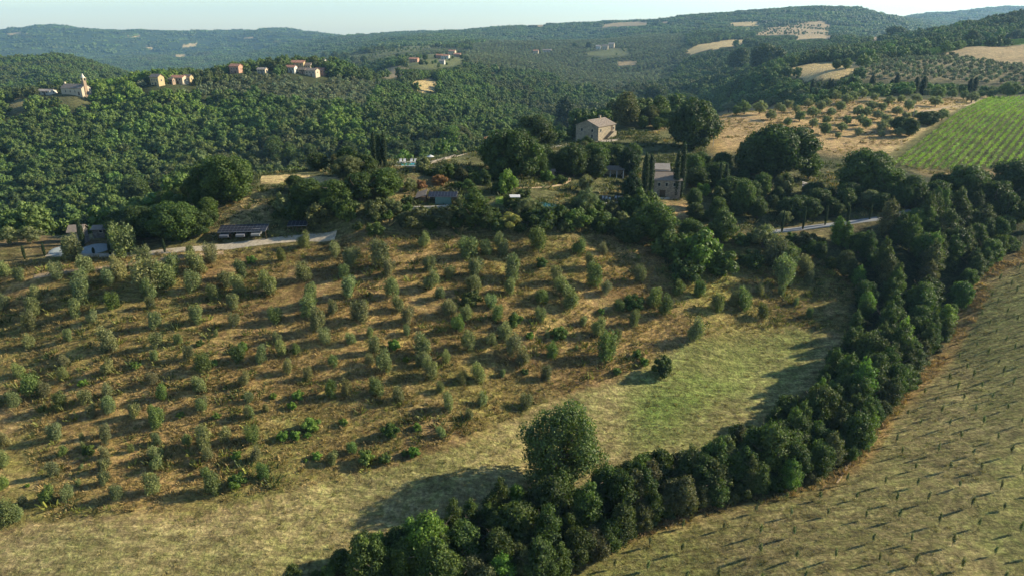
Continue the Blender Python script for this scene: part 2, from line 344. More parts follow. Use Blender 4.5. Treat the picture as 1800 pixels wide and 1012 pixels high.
def mesh_np(name, V, Fq, mats, attr=None, smooth_=True):
    me = bpy.data.meshes.new(name); V = np.asarray(V, np.float32); Fq = np.asarray(Fq, np.int32)
    me.vertices.add(len(V)); me.vertices.foreach_set("co", V.ravel())
    k = Fq.shape[1]; me.loops.add(Fq.size); me.loops.foreach_set("vertex_index", Fq.ravel())
    me.polygons.add(len(Fq)); me.polygons.foreach_set("loop_start", np.arange(0, Fq.size, k, dtype=np.int32))
    try: me.polygons.foreach_set("loop_total", np.full(len(Fq), k, np.int32))
    except Exception: pass
    for m in (mats if isinstance(mats, list) else [mats]): me.materials.append(m)
    if attr is not None:
        for nm, dat in attr.items():
            if dat.ndim == 2:
                at = me.color_attributes.new(nm, 'FLOAT_COLOR', 'POINT'); at.data.foreach_set("color", np.concatenate([dat, np.ones((len(dat), 1))], 1).astype(np.float32).ravel())
            else:
                at = me.attributes.new(nm, 'FLOAT', 'POINT'); at.data.foreach_set("value", dat.astype(np.float32))
    me.update(calc_edges=True)
    me.polygons.foreach_set("use_smooth", np.full(len(Fq), smooth_)); return me
def link(name, me, parent=None, **props):
    o = bpy.data.objects.new(name, me); C.objects.link(o)
    if parent: o.parent = parent
    for k, v in props.items(): o[k] = v
    return o
idx = np.arange(NA * NS).reshape(NA, NS)
quads = np.stack([idx[:-1, :-1], idx[1:, :-1], idx[1:, 1:], idx[:-1, 1:]], -1).reshape(-1, 4)
fk = KIND[:-1, :-1].ravel()
Vall = np.stack([XX, YY, G], -1).reshape(-1, 3); Call = ZC.reshape(-1, 3)
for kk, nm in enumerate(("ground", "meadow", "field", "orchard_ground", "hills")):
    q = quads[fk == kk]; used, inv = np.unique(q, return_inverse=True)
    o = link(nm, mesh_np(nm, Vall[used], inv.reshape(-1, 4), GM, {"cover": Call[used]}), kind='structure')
# ------------------------------------------------------------------ foliage and bark
def leaf_mat(name, inst, trans=.28):
    m, n, p, out = newmat(name)
    if inst: src = N(n, "ShaderNodeAttribute", attribute_name="tint", attribute_type='INSTANCER').outputs["Color"]
    else: src = N(n, "ShaderNodeObjectInfo").outputs["Color"]
    lv = N(n, "ShaderNodeAttribute", attribute_name="leaf"); 
    col = mixc(n, 1.0, src, ramp(n, lv.outputs["Fac"], [(0, .5), (.5, 1.0), (1, 1.6)]), 'MULTIPLY')
    yel = ramp(n, lv.outputs["Fac"], [(.55, 0.0), (1, .4)])
    col = mixc(n, yel, col, mixc(n, 1.0, col, (1.45, 1.1, .65), 'MULTIPLY'))
    n.links.new(col, p.inputs["Base Color"]); p.inputs["Roughness"].default_value = .62; p.inputs["Specular IOR Level"].default_value = .22
    tr = N(n, "ShaderNodeBsdfTranslucent"); n.links.new(mixc(n, 1.0, col, (1.15, 1.35, .6), 'MULTIPLY'), tr.inputs[0])
    mx = N(n, "ShaderNodeMixShader"); mx.inputs[0].default_value = trans
    n.links.new(p.outputs[0], mx.inputs[1]); n.links.new(tr.outputs[0], mx.inputs[2]); n.links.new(mx.outputs[0], out.inputs[0]); return m
LEAF = leaf_mat("foliage", False); LEAFI = leaf_mat("wood_foliage", True, .2)
def simple(name, col, rough=.8, sc_=None, var=.35, metal=0, spec=.3):
    m, n, p, out = newmat(name)
    if sc_:
        geo = N(n, "ShaderNodeTexCoord"); f = noise(n, geo.outputs["Object"], sc_, 5, .65)
        c = mixc(n, 1.0, (*col, 1), ramp(n, f, [(.3, 1 - var), (.7, 1 + var)]), 'MULTIPLY'); n.links.new(c, p.inputs["Base Color"])
    else: p.inputs["Base Color"].default_value = (*col, 1)
    p.inputs["Roughness"].default_value = rough; p.inputs["Metallic"].default_value = metal; p.inputs["Specular IOR Level"].default_value = spec
    return m
BARK = simple("bark", (.10, .078, .055), .9, 6, .5)
rng = np.random.default_rng(11)
def unit(n, r): v = r.normal(size=(n, 3)); return v / np.linalg.norm(v, axis=1)[:, None]
def ico(sub):
    import bmesh
    b = bmesh.new(); bmesh.ops.create_icosphere(b, subdivisions=sub, radius=1); b.verts.ensure_lookup_table()
    V = np.array([v.co[:] for v in b.verts]); Fc = np.array([[v.index for v in f.verts] for f in b.faces]); b.free(); return V, Fc
ICO1, ICO2 = ico(1), ico(2)
def cloud(lobes, n, size, seed, spread=.55, core=.74, long=.62, shell=(.72, 1.08), droop=0.0, cfaces=ICO1):
    """leaf sprigs over a set of lobes + the dense inside of the crown"""
    r = np.random.default_rng(seed); L = np.array(lobes, float); c = L[:, :3]; rad = L[:, 3:6]
    ar = (rad.prod(axis=1)) ** (2 / 3); ids = r.choice(len(L), n * 2, p=ar / ar.sum()); d = unit(n * 2, r)
    q = c[ids] + rad[ids] * d * r.uniform(*shell, size=(n * 2, 1))
    keep = np.ones(n * 2, bool)
    for k in range(len(L)):
        dd = (((q - c[k]) / rad[k]) ** 2).sum(1); keep &= (dd > .62) | (ids == k)
    q = q[keep][:n]; ids_ = ids[keep][:n]; d = d[keep][:n]; n = len(q)
    nr = d / rad[ids_]; nr /= np.linalg.norm(nr, axis=1)[:, None]
    nr = nr + r.normal(size=(n, 3)) * spread; nr[:, 2] += .15; nr /= np.linalg.norm(nr, axis=1)[:, None]
    t = np.cross(nr, unit(n, r)); t[:, 2] -= droop; t /= np.linalg.norm(t, axis=1)[:, None] + 1e-9; b = np.cross(nr, t)
    s = size * r.uniform(.6, 1.35, size=(n, 1)); hl = s * .5; hw = s * .5 * long
    V = np.stack([q - t * hl, q - b * hw + nr * s * .12, q + t * hl, q + b * hw - nr * s * .08], 1).reshape(-1, 3)
    Fq = np.arange(n * 4).reshape(-1, 4)
    lobev = r.uniform(-.22, .22, len(L))
    lv = np.clip(r.uniform(.15, .85, n) + lobev[ids_], 0, 1); A = np.repeat(lv, 4)
    if core > 0:
        iv, fc = cfaces; vs, fs, as_ = [V], [], [A]; off = len(V)
        for k in range(len(L)):
            cv = c[k] + rad[k] * core * iv * r.uniform(.88, 1.1, (len(iv), 1)); vs.append(cv)
            fs.append(np.stack([fc[:, 0], fc[:, 1], fc[:, 2], fc[:, 2]], 1) + off); off += len(cv); as_.append(np.full(len(cv), .35 + lobev[k] * .5))
        # triangles as degenerate-free quads are avoided: keep them in their own array
        V = np.concatenate(vs); A = np.concatenate(as_); T = np.concatenate(fs)[:, :3]
    else: T = np.zeros((0, 3), int)
    return V, Fq, T, A
def crown_me(name, V, Fq, T, A, mat):
    me = bpy.data.meshes.new(name); me.vertices.add(len(V)); me.vertices.foreach_set("co", V.astype(np.float32).ravel())
    li = np.concatenate([Fq.ravel(), T.ravel()]).astype(np.int32); me.loops.add(len(li)); me.loops.foreach_set("vertex_index", li)
    ls = np.concatenate([np.arange(len(Fq)) * 4, len(Fq) * 4 + np.arange(len(T)) * 3]).astype(np.int32)
    me.polygons.add(len(Fq) + len(T)); me.polygons.foreach_set("loop_start", ls)
    me.materials.append(mat); at = me.attributes.new("leaf", 'FLOAT', 'POINT'); at.data.foreach_set("value", A.astype(np.float32))
    me.update(calc_edges=True); me.polygons.foreach_set("use_smooth", np.concatenate([np.zeros(len(Fq), bool), np.ones(len(T), bool)])); return me
def tube_np(path, rad, k=6):
    path = np.array(path, float); V = []; n = len(path)
    for i in range(n):
        t = path[min(i + 1, n - 1)] - path[max(i - 1, 0)]; t /= np.linalg.norm(t); a = np.cross(t, [.31, .95, .1]); a /= np.linalg.norm(a); b = np.cross(t, a)
        for j in range(k):
            an = 2 * math.pi * j / k; V.append(path[i] + rad[i] * (a * math.cos(an) + b * math.sin(an)))
    Fq = [[i * k + j, i * k + (j + 1) % k, (i + 1) * k + (j + 1) % k, (i + 1) * k + j] for i in range(n - 1) for j in range(k)]
    return np.array(V), np.array(Fq)
def trunk_me(name, h, r0, forks, seed, k=6):
    r = random.Random(seed); parts = []
    pth = [(0, 0, -.35)]; x = y = 0
    for i in range(1, 5): x += r.uniform(-.06, .06) * h; y += r.uniform(-.06, .06) * h; pth.append((x, y, h * i / 4))
    parts.append(tube_np(pth, [r0 * 1.25, r0 * .9, r0 * .75, r0 * .6, r0 * .4], k))
    for f in range(forks):
        an = 2 * math.pi * (f + r.random() * .6) / max(forks, 1); z0 = h * r.uniform(.35, .8); l = h * r.uniform(.5, .9)
        q = [(x * z0 / h, y * z0 / h, z0)]
        for i in (1, 2, 3): q.append((q[0][0] + math.cos(an) * l * .3 * i, q[0][1] + math.sin(an) * l * .3 * i, z0 + l * .28 * i * r.uniform(.8, 1.2)))
        parts.append(tube_np(q, [r0 * .5, r0 * .36, r0 * .24, r0 * .1], 5))
    V = np.concatenate([p[0] for p in parts]); off = 0; fs = []
    for p in parts: fs.append(p[1] + off); off += len(p[0])
    return mesh_np(name, V, np.concatenate(fs), BARK)

def broad_lobes(seed, W, H, z0, n=20, point=0.0):
    r = random.Random(seed); L = []; cz = z0 + (H - z0) / 2; hz = (H - z0) / 2
    L.append((0, 0, cz, W * .3, W * .3, hz * .62))
    for i in range(n):
        t = (i + .5) / n; z = 1 - 2 * t; an = i * 2.399 + r.uniform(-.4, .4); q = math.sqrt(max(0, 1 - z * z)) * (1 - point * max(z, 0))
        k = r.uniform(.5, .86); rr = W * r.uniform(.10, .19)
        L.append((math.cos(an) * q * W * .5 * k, math.sin(an) * q * W * .5 * k, cz + z * hz * r.uniform(.62, .78), rr, rr, rr * r.uniform(.75, 1.0)))
    return L
class Kind: pass
LIB = {}
def addkind(key, parts):  LIB.setdefault(key, []).append(parts)   # parts: list of (name, mesh)
# tall leafy creek and estate trees, 1 unit = 1 m; width 6, height 7
for s in range(6):
    L = broad_lobes(s, 5.6, 7.2, .25, 34 + s, .3)
    addkind("broad", [("crown", crown_me("crown", *cloud(L, 5600, .30, s, .75, .68, .62, (.62, 1.22)), LEAF)), ("trunk", trunk_me("trunk", 4.2, .22, 4, s))])
for s in range(4):   # upright, pointed
    r = random.Random(40 + s); L = []
    for i in range(16):
        z = .9 + i * .46; w = 1.75 * math.sin(math.pi * min(1, (i + 2.2) / 18)) ** .7; an = i * 2.4
        L.append((math.cos(an) * w * .5, math.sin(an) * w * .5, z, w * .62, w * .62, .8))
    addkind("tall", [("crown", crown_me("crown", *cloud(L, 4200, .28, 50 + s, .75, .66, .62, (.6, 1.28)), LEAF)), ("trunk", trunk_me("trunk", 5.0, .16, 3, s + 9))])
for s in range(4):   # low rounded scrub, width 3 height 2.2
    L = broad_lobes(70 + s, 3.0, 2.3, -.2, 12)
    addkind("bush", [("foliage", crown_me("foliage", *cloud(L, 1700, .24, 70 + s, cfaces=ICO1), LEAF))])
for s in range(6):   # young olive, width 2.1 height 2.6
    r = random.Random(90 + s); L = []
    for i in range(9):
        an = i * 2.4 + r.random(); k = r.uniform(.15, .7); z = r.uniform(.55, 2.0); q = r.uniform(.36, .55)
        L.append((math.cos(an) * k, math.sin(an) * k, z, q, q, q * 1.5))
    addkind("young_olive", [("crown", crown_me("crown", *cloud(L, 2400, .20, 90 + s, .9, .5, .38, (.45, 1.38)), LEAF)), ("trunk", trunk_me("trunk", 1.2, .06, 3, s + 19, 5))])
for s in range(4):   # grown olive, width 4.2 height 4
    L = broad_lobes(110 + s, 4.2, 4.0, .45, 15)
    addkind("olive", [("crown", crown_me("crown", *cloud(L, 2600, .26, 110 + s, .8, .66, .42, (.6, 1.15)), LEAF)), ("trunk", trunk_me("trunk", 1.9, .2, 4, s + 29))])
for s in range(3):   # cypress, width 1.3 height 10
    L = [(random.Random(i + s).uniform(-.06, .06), random.Random(i * 3 + s).uniform(-.06, .06), .9 + i * .55, .66 * math.sin(math.pi * min(.98, (i + 3) / 20.5)) ** .75, .66 * math.sin(math.pi * min(.98, (i + 3) / 20.5)) ** .75, .75) for i in range(16)]
    addkind("cypress", [("crown", crown_me("crown", *cloud(L, 2600, .24, 130 + s, .45, .82, .4, (.85, 1.06), .9), LEAF)), ("trunk", trunk_me("trunk", 1.2, .13, 0, s + 39))])
for s in range(3):   # sapling 1.7 high
    L = [(0, 0, 1.2, .13, .13, .6), (.07, .03, .95, .12, .12, .4), (-.05, .04, 1.5, .1, .1, .35)]
    addkind("sapling", [("crown", crown_me("crown", *cloud(L, 240, .15, 150 + s, .9, .6, .4, (.5, 1.35)), LEAF)), ("stem", trunk_me("stem", 1.5, .022, 0, s + 49, 4))])
# the large oak, width 11.5 height 13
_r = random.Random(12); Lk = [(0, .6, 7.4, 2.4, 2.0, 2.8)]
for i in range(52):
    t = (i + .5) / 52; zz = 1 - 2 * t; an = i * 2.399 + _r.uniform(-.3, .3); q = math.sqrt(1 - zz * zz); X_, Y_, Z_ = math.cos(an) * q, math.sin(an) * q, zz
    k = _r.uniform(.62, .98); cx, cy, cz = X_ * 4.7 * k + .5 * zz, Y_ * 4.5 * k, 7.3 + zz * 5.2 * k + (.9 if X_ > 0 else -.5) * (1 - abs(zz)) * -1
    if Y_ < -.45 and abs(X_ - .1) < .32 and -.35 < zz < .55: continue
    if X_ < -.5 and zz > .45: continue
    rr = _r.uniform(.75, 1.5); Lk.append((cx, cy, cz, rr * 1.15, rr * 1.1, rr))
addkind("oak", [("crown", crown_me("crown", *cloud(Lk, 14000, .34, 171, .8, .45, .62, (.6, 1.22)), LEAF)), ("trunk", trunk_me("trunk", 6.4, .5, 9, 77, 8))])
for s in range(2):   # dense round evergreen oak width 10 height 9
    L = broad_lobes(180 + s, 10, 9, .3, 30)
    addkind("holm", [("crown", crown_me("crown", *cloud(L, 9000, .42, 181 + s, .5, .76), LEAF)), ("trunk", trunk_me("trunk", 4, .4, 5, 88 + s))])
# wood trees for the far mass of woodland
def inst_ob(name, me):
    o = bpy.data.objects.new(name, me); return o
COLW = bpy.data.collections.new("woodland_trees"); 
for s in range(4):
    L = broad_lobes(200 + s, 7.4, 7.5, .5, 13)
    COLW.objects.link(inst_ob("wood_a%d" % s, crown_me("wood_tree", *cloud(L, 800, .62, 200 + s, .55, .78), LEAFI)))
COLO = bpy.data.collections.new("olive_trees")
for s in range(2):
    L = broad_lobes(220 + s, 4.6, 4.2, .5, 9)
    COLO.objects.link(inst_ob("grove_a%d" % s, crown_me("grove_tree", *cloud(L, 320, .55, 220 + s, .7, .74), LEAFI)))
COLD = bpy.data.collections.new("distant_clumps")
for s in range(3):
    r = random.Random(240 + s); L = []
    for i in range(16):
        x = r.uniform(-13, 13); y = r.uniform(-13, 13); q = r.uniform(3.4, 5.2); L.append((x, y, r.uniform(2.5, 5), q, q, q * .9))
    COLD.objects.link(inst_ob("clump_a%d" % s, crown_me("clump", *cloud(L, 700, 1.9, 240 + s, .5, .86), LEAFI)))

def instancer(name, xyz, scl, rot, tint, col, nkind, label=None, cat=None, extra_kind='stuff'):
    me = bpy.data.meshes.new(name); n = len(xyz); me.vertices.add(n); me.vertices.foreach_set("co", np.asarray(xyz, np.float32).ravel())
    a = me.attributes.new("scl", 'FLOAT_VECTOR', 'POINT'); a.data.foreach_set("vector", np.asarray(scl, np.float32).ravel())
    a = me.attributes.new("rot", 'FLOAT_VECTOR', 'POINT'); a.data.foreach_set("vector", np.asarray(rot, np.float32).ravel())
    a = me.attributes.new("pick", 'INT', 'POINT'); a.data.foreach_set("value", rng.integers(0, nkind, n).astype(np.int32))
    a = me.attributes.new("tint", 'FLOAT_COLOR', 'POINT'); a.data.foreach_set("color", np.concatenate([tint, np.ones((n, 1))], 1).astype(np.float32).ravel())
    me.update(); o = link(name, me, kind=extra_kind)
    if label: o["label"] = label; o["category"] = cat
    ng = bpy.data.node_groups.new(name, 'GeometryNodeTree')
    ng.interface.new_socket("Geometry", in_out='INPUT', socket_type='NodeSocketGeometry'); ng.interface.new_socket("Geometry", in_out='OUTPUT', socket_type='NodeSocketGeometry')
    gi = ng.nodes.new("NodeGroupInput"); go = ng.nodes.new("NodeGroupOutput"); ip = ng.nodes.new("GeometryNodeInstanceOnPoints"); ci = ng.nodes.new("GeometryNodeCollectionInfo")
    ci.inputs[0].default_value = col; ci.inputs[1].default_value = True; ci.inputs[2].default_value = True
    def na(nm, ty):
        q = ng.nodes.new("GeometryNodeInputNamedAttribute"); q.data_type = ty; q.inputs[0].default_value = nm; return [s for s in q.outputs if s.enabled and s.name == "Attribute"][0]
    mp = ng.nodes.new("GeometryNodeMeshToPoints"); ng.links.new(gi.outputs[0], mp.inputs[0]); ng.links.new(mp.outputs[0], ip.inputs["Points"]); ng.links.new(ci.outputs[0], ip.inputs["Instance"]); ip.inputs["Pick Instance"].default_value = True
    ng.links.new(na("pick", 'INT'), ip.inputs["Instance Index"]); ng.links.new(na("rot", 'FLOAT_VECTOR'), ip.inputs["Rotation"]); ng.links.new(na("scl", 'FLOAT_VECTOR'), ip.inputs["Scale"])
    ng.links.new(ip.outputs[0], go.inputs[0])
    md = o.modifiers.new("scatter", 'NODES'); md.node_group = ng; return o

# ------------------------------------------------------------------ single trees
_first = set()
def tree(kind, name, x, y, z, sx, sz, tint, label, cat="tree", group=None, var=None, rz=None):
    ks = LIB[kind]; p = ks[(random.randrange(len(ks)) if var is None else var) % len(ks)]
    if len(p) == 1:
        e = bpy.data.objects.new(name, p[0][1]); e.color = (*tint, 1)
    else: e = bpy.data.objects.new(name, None); e.empty_display_size = .3
    C.objects.link(e); e.location = (x, y, z); e.scale = (sx, sx, sz); e.rotation_euler = (0, 0, random.uniform(0, 6.28) if rz is None else rz)
    e["label"] = label; e["category"] = cat
    if group: e["group"] = group
    if len(p) > 1:
        for nm, me in p:
            c = bpy.data.objects.new(nm, me); C.objects.link(c); c.parent = e; c.color = (*tint, 1)
    return e
SIZE = {"broad": (6.2, 7.4), "tall": (3.4, 8.4), "bush": (3.3, 2.3), "young_olive": (2.0, 2.7), "olive": (4.5, 4.0), "cypress": (1.35, 10.0), "oak": (11.5, 12.8), "holm": (10.5, 9.2), "sapling": (.8, 1.8)}
def jit(t, a=.14):
    k = random.uniform(1 - a, 1 + a); return tuple(c * k * random.uniform(1 - a * .5, 1 + a * .5) for c in t)
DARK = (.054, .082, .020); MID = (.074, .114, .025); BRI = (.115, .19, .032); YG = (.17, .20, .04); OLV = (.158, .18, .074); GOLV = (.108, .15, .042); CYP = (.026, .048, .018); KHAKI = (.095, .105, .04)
ONES = ["", "first", "second", "third", "fourth", "fifth", "sixth", "seventh", "eighth", "ninth", "tenth", "eleventh", "twelfth", "thirteenth", "fourteenth", "fifteenth", "sixteenth", "seventeenth", "eighteenth", "nineteenth"]
TENS = {20: "twentieth", 30: "thirtieth", 40: "fortieth", 50: "fiftieth", 60: "sixtieth", 70: "seventieth", 80: "eightieth", 90: "ninetieth"}; TEN = {2: "twenty", 3: "thirty", 4: "forty", 5: "fifty", 6: "sixty", 7: "seventy", 8: "eighty", 9: "ninety"}
def nth(n):
    if n < 20: return ONES[n]
    return TENS[n] if n % 10 == 0 else TEN[n // 10] + "-" + ONES[n % 10]
# ------------------------------------------------------------------ orchard of young olives: crown centre x, y, width in photo pixels, look
random.seed(4)
def region(ox, oy, lst, k=2.977): return [(ox + a[0] / k, oy + a[1] / k, a[2] / k, a[3] if len(a) > 3 else 'o') for a in lst]
ORCH = region(0, 400, [(650,105,120),(395,130,90),(765,180,70),(900,215,100),(1030,195,100),(1105,150,70),(300,240,70),(455,210,80),(430,290,80),(620,235,80),(575,265,80),(780,280,130),(870,280,100),(790,340,70),(1010,295,80),(195,350,60),(425,350,90),(30,230,60),(20,400,60),(190,430,70),(395,435,70),(165,510,60),(590,400,60,'g'),(790,405,45),(810,500,70),(820,600,60),(150,600,60),(570,610,84),(565,740,60),(810,680,40),(345,700,50),(340,780,50),(105,750,60),(165,840,95,'g'),(710,710,60,'b'),(800,800,55),(1220,400,60),(1225,490,55),(1030,470,70),(1265,240,60),(1190,280,70),(1250,320,70),(1130,555,25),(1045,600,50,'d'),(1270,610,70,'b'),(1255,670,65,'g'),(1060,720,80,'g'),(1125,700,50,'b'),(1440,470,60,'g'),(1455,580,50),(1470,640,62),(1590,240,90),(1590,80,70),(1410,310,80),(1630,370,80),(1610,430,70),(1665,510,70),(1700,580,60),(1740,700,55,'g'),(1510,740,50),(1280,800,60),(1045,830,70),(1065,920,55),(1300,890,50),(1310,970,55),(75,920,60),(0,920,50),(325,920,60,'g'),(565,860,50),(570,950,60),(820,985,60,'g'),(1430,870,50,'b'),(1560,860,80,'b'),(1530,920,60,'b'),(1390,950,30)]) + \
 region(600, 400, [(10,240,60),(40,330,80),(100,450,95),(50,170,90),(215,160,100),(430,80,60),(460,200,60),(470,290,80),(520,350,60),(270,340,70),(300,410,60),(345,480,65),(345,540,50),(150,550,50),(175,630,60),(280,600,80,'b'),(225,720,75),(180,840,80,'g'),(30,850,60),(300,885,60),(430,640,80),(425,700,60),(470,750,75),(520,840,45),(565,930,60),(660,120,90),(700,230,80),(840,110,80),(890,240,100),(700,310,70),(680,365,120,'d'),(570,430,70),(610,510,70,'g'),(660,600,75),(780,390,60),(820,455,60,'g'),(905,480,105,'d'),(850,550,70),(785,590,55),(900,630,80),(950,690,70),(720,770,75),(960,750,50,'d'),(845,765,30),(1030,100,80,'g'),(1050,180,80,'d'),(1240,110,70,'g'),(1300,190,60),(1330,270,90,'g'),(1385,320,60),(1160,320,80),(1200,385,85),(1130,260,60),(1040,470,50),(1265,490,50),(1075,560,30),(1140,550,100,'d'),(1340,540,70),(1230,630,25),(1450,415,60,'g'),(1530,490,60),(1640,370,80,'g'),(1690,430,70,'g'),(1530,390,130,'d'),(1385,650,100,'g'),(1440,740,60,'b'),(1550,650,60,'b'),(1585,690,60,'b'),(1685,735,115,'D'),(1760,330,60,'g'),(1450,560,40)]) + \
 region(1200, 400, [(60,560,85),(185,410,70,'g'),(310,390,80,'g'),(270,380,60),(410,455,50,'g'),(515,335,42),(660,270,50),(520,270,105),(640,210,80),(480,150,110),(660,450,40,'g'),(400,330,50),(80,330,70,'g'),(590,390,30)]) + \
 region(0, 672, [(20,310,60),(15,410,60),(20,530,60,'g'),(40,690,110,'g'),(100,690,60),(125,615,45),(145,530,30,'b'),(250,590,80,'g'),(280,460,60),(430,285,25),(465,350,80,'d'),(425,440,25),(330,360,50,'g'),(555,260,50),(560,300,45),(550,370,55),(545,440,60),(545,510,55),(580,130,60),(825,200,75,'g'),(825,300,55),(825,375,65),(820,430,60),(810,540,80),(1060,130,55),(1070,320,80),(1085,380,55),(1080,470,50,'g'),(1110,540,90,'g'),(1240,490,110,'b'),(1300,160,55),(1320,280,70,'g'),(1340,390,50),(1380,480,60,'g'),(1390,140,30),(1630,200,110,'b'),(1610,265,50,'b'),(1600,400,30,'b'),(1660,370,70,'b'),(1480,265,80,'b'),(1545,265,70,'b'),(220,140,30,'g'),(440,340,30),(690,350,30),(410,520,30),(1010,420,30,'g')]) + \
 region(600, 672, [(260,245,110,'d'),(400,220,60,'b'),(130,370,110,'b'),(230,390,80,'d'),(380,345,80,'b'),(330,365,50,'d'),(60,350,50,'g')])
random.seed(9)
ORCH = [t for t in ORCH if t[1] < 1005]
_po = np.array([(0,470),(200,455),(560,425),(760,412),(1000,420),(1130,440),(1150,560),(1120,620),(1000,670),(820,760),(640,815),(430,860),(300,880),(0,905)], float)
for _j in range(13):
    for _i in range(24):
        qx = 20 + _i * (52 + _j * 2.6) + _j * 9 + random.uniform(-8, 8); qy = 445 + _j * 36 + random.uniform(-9, 9)
        if inpoly(np.array([qx]), np.array([qy]), _po)[0] and all(abs(qx - t[0]) > 24 or abs(qy - t[1]) > 21 for t in ORCH) and random.random() < .85: ORCH.append((qx, qy, random.uniform(14, 23), random.choice("ooogob")))
print("orchard", len(ORCH))
items = []
for i, (cx, cy, wd, lk) in enumerate(ORCH):
    py = cy + wd * (.42 if lk in 'obg' else .3); x, y, z = hit(cx, py); t = depth(x, y, z); items.append([cx, cy, x, y, z, wd * t / F, lk])
items.sort(key=lambda q: -q[1]); bands = {}
for q in items: bands.setdefault(int((930 - q[1]) // 36), []).append(q)
LK = {'o': ("grey-green young olive", OLV), 'g': ("green leafy young olive", GOLV), 'b': ("bright green self-sown shrub", BRI), 'd': ("dark green low bush", MID), 'D': ("round dark green bush on the mown grass", DARK)}
for b, qs in sorted(bands.items()):
    qs.sort(key=lambda q: q[0])
    for i, (cx, cy, x, y, z, wm, lk) in enumerate(qs):
        say, tint = LK[lk]
        where = "%s from the left in the %s level up the orchard slope" % (nth(i + 1), nth(b + 1))
        if lk in 'og':
            s = wm / 2.02 * random.uniform(.95, 1.15); sz = s * random.uniform(.9, 1.3)
            tree("young_olive", "young_olive", x, y, z - .1, s, sz, jit(tint, .22), say + ", " + where, "olive tree", "young olives on the orchard slope")
        elif lk == 'D':
            tree("bush", "round_bush", x, y, z - .1, wm / 3.0, wm / 2.5, DARK, "round dark green bush alone at the orchard's edge with a long shadow", "bush")
        else:
            tree("bush", "shrub", x, y, z - .1, wm / 3.3, wm / 3.3, jit(tint, .2), say + ", " + where, "shrub", "wild shrubs among the young olives")

# ------------------------------------------------------------------ saplings of the lower right field, set out on a grid
random.seed(21)
dirA = np.array([.97, -.24]); dirB = np.array([.24, .97]); o0 = np.array([38.0, 62.0]); cnt = 0; rows = {}
PF = WP[[i for i, z in enumerate(ZONES) if z[0] == "field"][0]]; PS = WP[[i for i, z in enumerate(ZONES) if z[0] == "straw"][1]]; PW = WP[[i for i, z in enumerate(ZONES) if z[0] == "woodfloor"][0]]
for j in range(-5, 34):
    for i in range(-14, 30):
        q = o0 + dirA * i * 4.4 + dirB * j * 4.2 + np.array([random.uniform(-.5, .5), random.uniform(-.5, .5)])
        if random.random() < .07 or q[1] < 30: continue
        a, s = q[0] / q[1], math.log(q[1])
        if not inpoly(np.array([a]), np.array([s]), PF)[0] or inpoly(np.array([a]), np.array([s]), PS)[0] or inpoly(np.array([a]), np.array([s]), PW)[0]: continue
        z = float(zat(*q)); px, py = topix(q[0], q[1], z)
        if not (-10 < px < 1900 and -10 < py < 1060): continue
        rows.setdefault(j, []).append((q, z))
for r_, (j, qs) in enumerate(sorted(rows.items())):
    for i, (q, z) in enumerate(qs):
        tree("sapling", "sapling", q[0], q[1], z, random.uniform(.9, 1.3), random.uniform(.6, 1.05), jit((.13, .15, .055), .2), "thin staked sapling, %s from the left in the %s row of the lower right field" % (nth(i + 1), nth(r_ + 1)), "sapling", "saplings set out in the lower right field")

# ------------------------------------------------------------------ creek wood: lanes of trees along the creek between the two fields
random.seed(31)
LANES = [("meadow-side edge", [(535,1035),(600,1000),(680,985),(760,965),(850,930),(930,905),(1000,880),(1070,862),(1130,855),(1180,842),(1230,838),(1290,800),(1350,770),(1410,735),(1450,690),(1485,640),(1505,600),(1515,560),(1510,520),(1490,490),(1455,465),(1425,450)]),
 ("meadow-side heart", [(640,1040),(720,1015),(810,990),(890,960),(970,925),(1040,905),(1110,890),(1180,870),(1240,860),(1300,840),(1370,810),(1430,765),(1480,715),(1520,665),(1550,615),(1565,570),(1565,530),(1555,495),(1530,465),(1495,440),(1460,425)]),
 ("field-side heart", [(760,1050),(850,1025),(930,995),(1000,962),(1065,935),(1120,910),(1180,882),(1255,868),(1330,850),(1400,820),(1460,780),(1505,735),(1550,685),(1590,630),(1610,580),(1625,535),(1630,495),(1615,460),(1590,435),(1550,415)]),
 ("field-side edge", [(860,1055),(940,1030),(1005,995),(1070,965),(1130,935),(1175,905),(1300,872),(1370,858),(1440,838),(1485,800),(1520,760),(1555,715),(1600,660),(1645,605),(1670,560),(1690,520),(1715,485),(1745,458),(1790,435)]),
 ("upper", [(1640,480),(1680,455),(1720,435),(1760,415),(1700,410),(1650,430),(1600,410),(1660,395),(1720,390),(1780,395),(1820,410)])]
n_ = 0
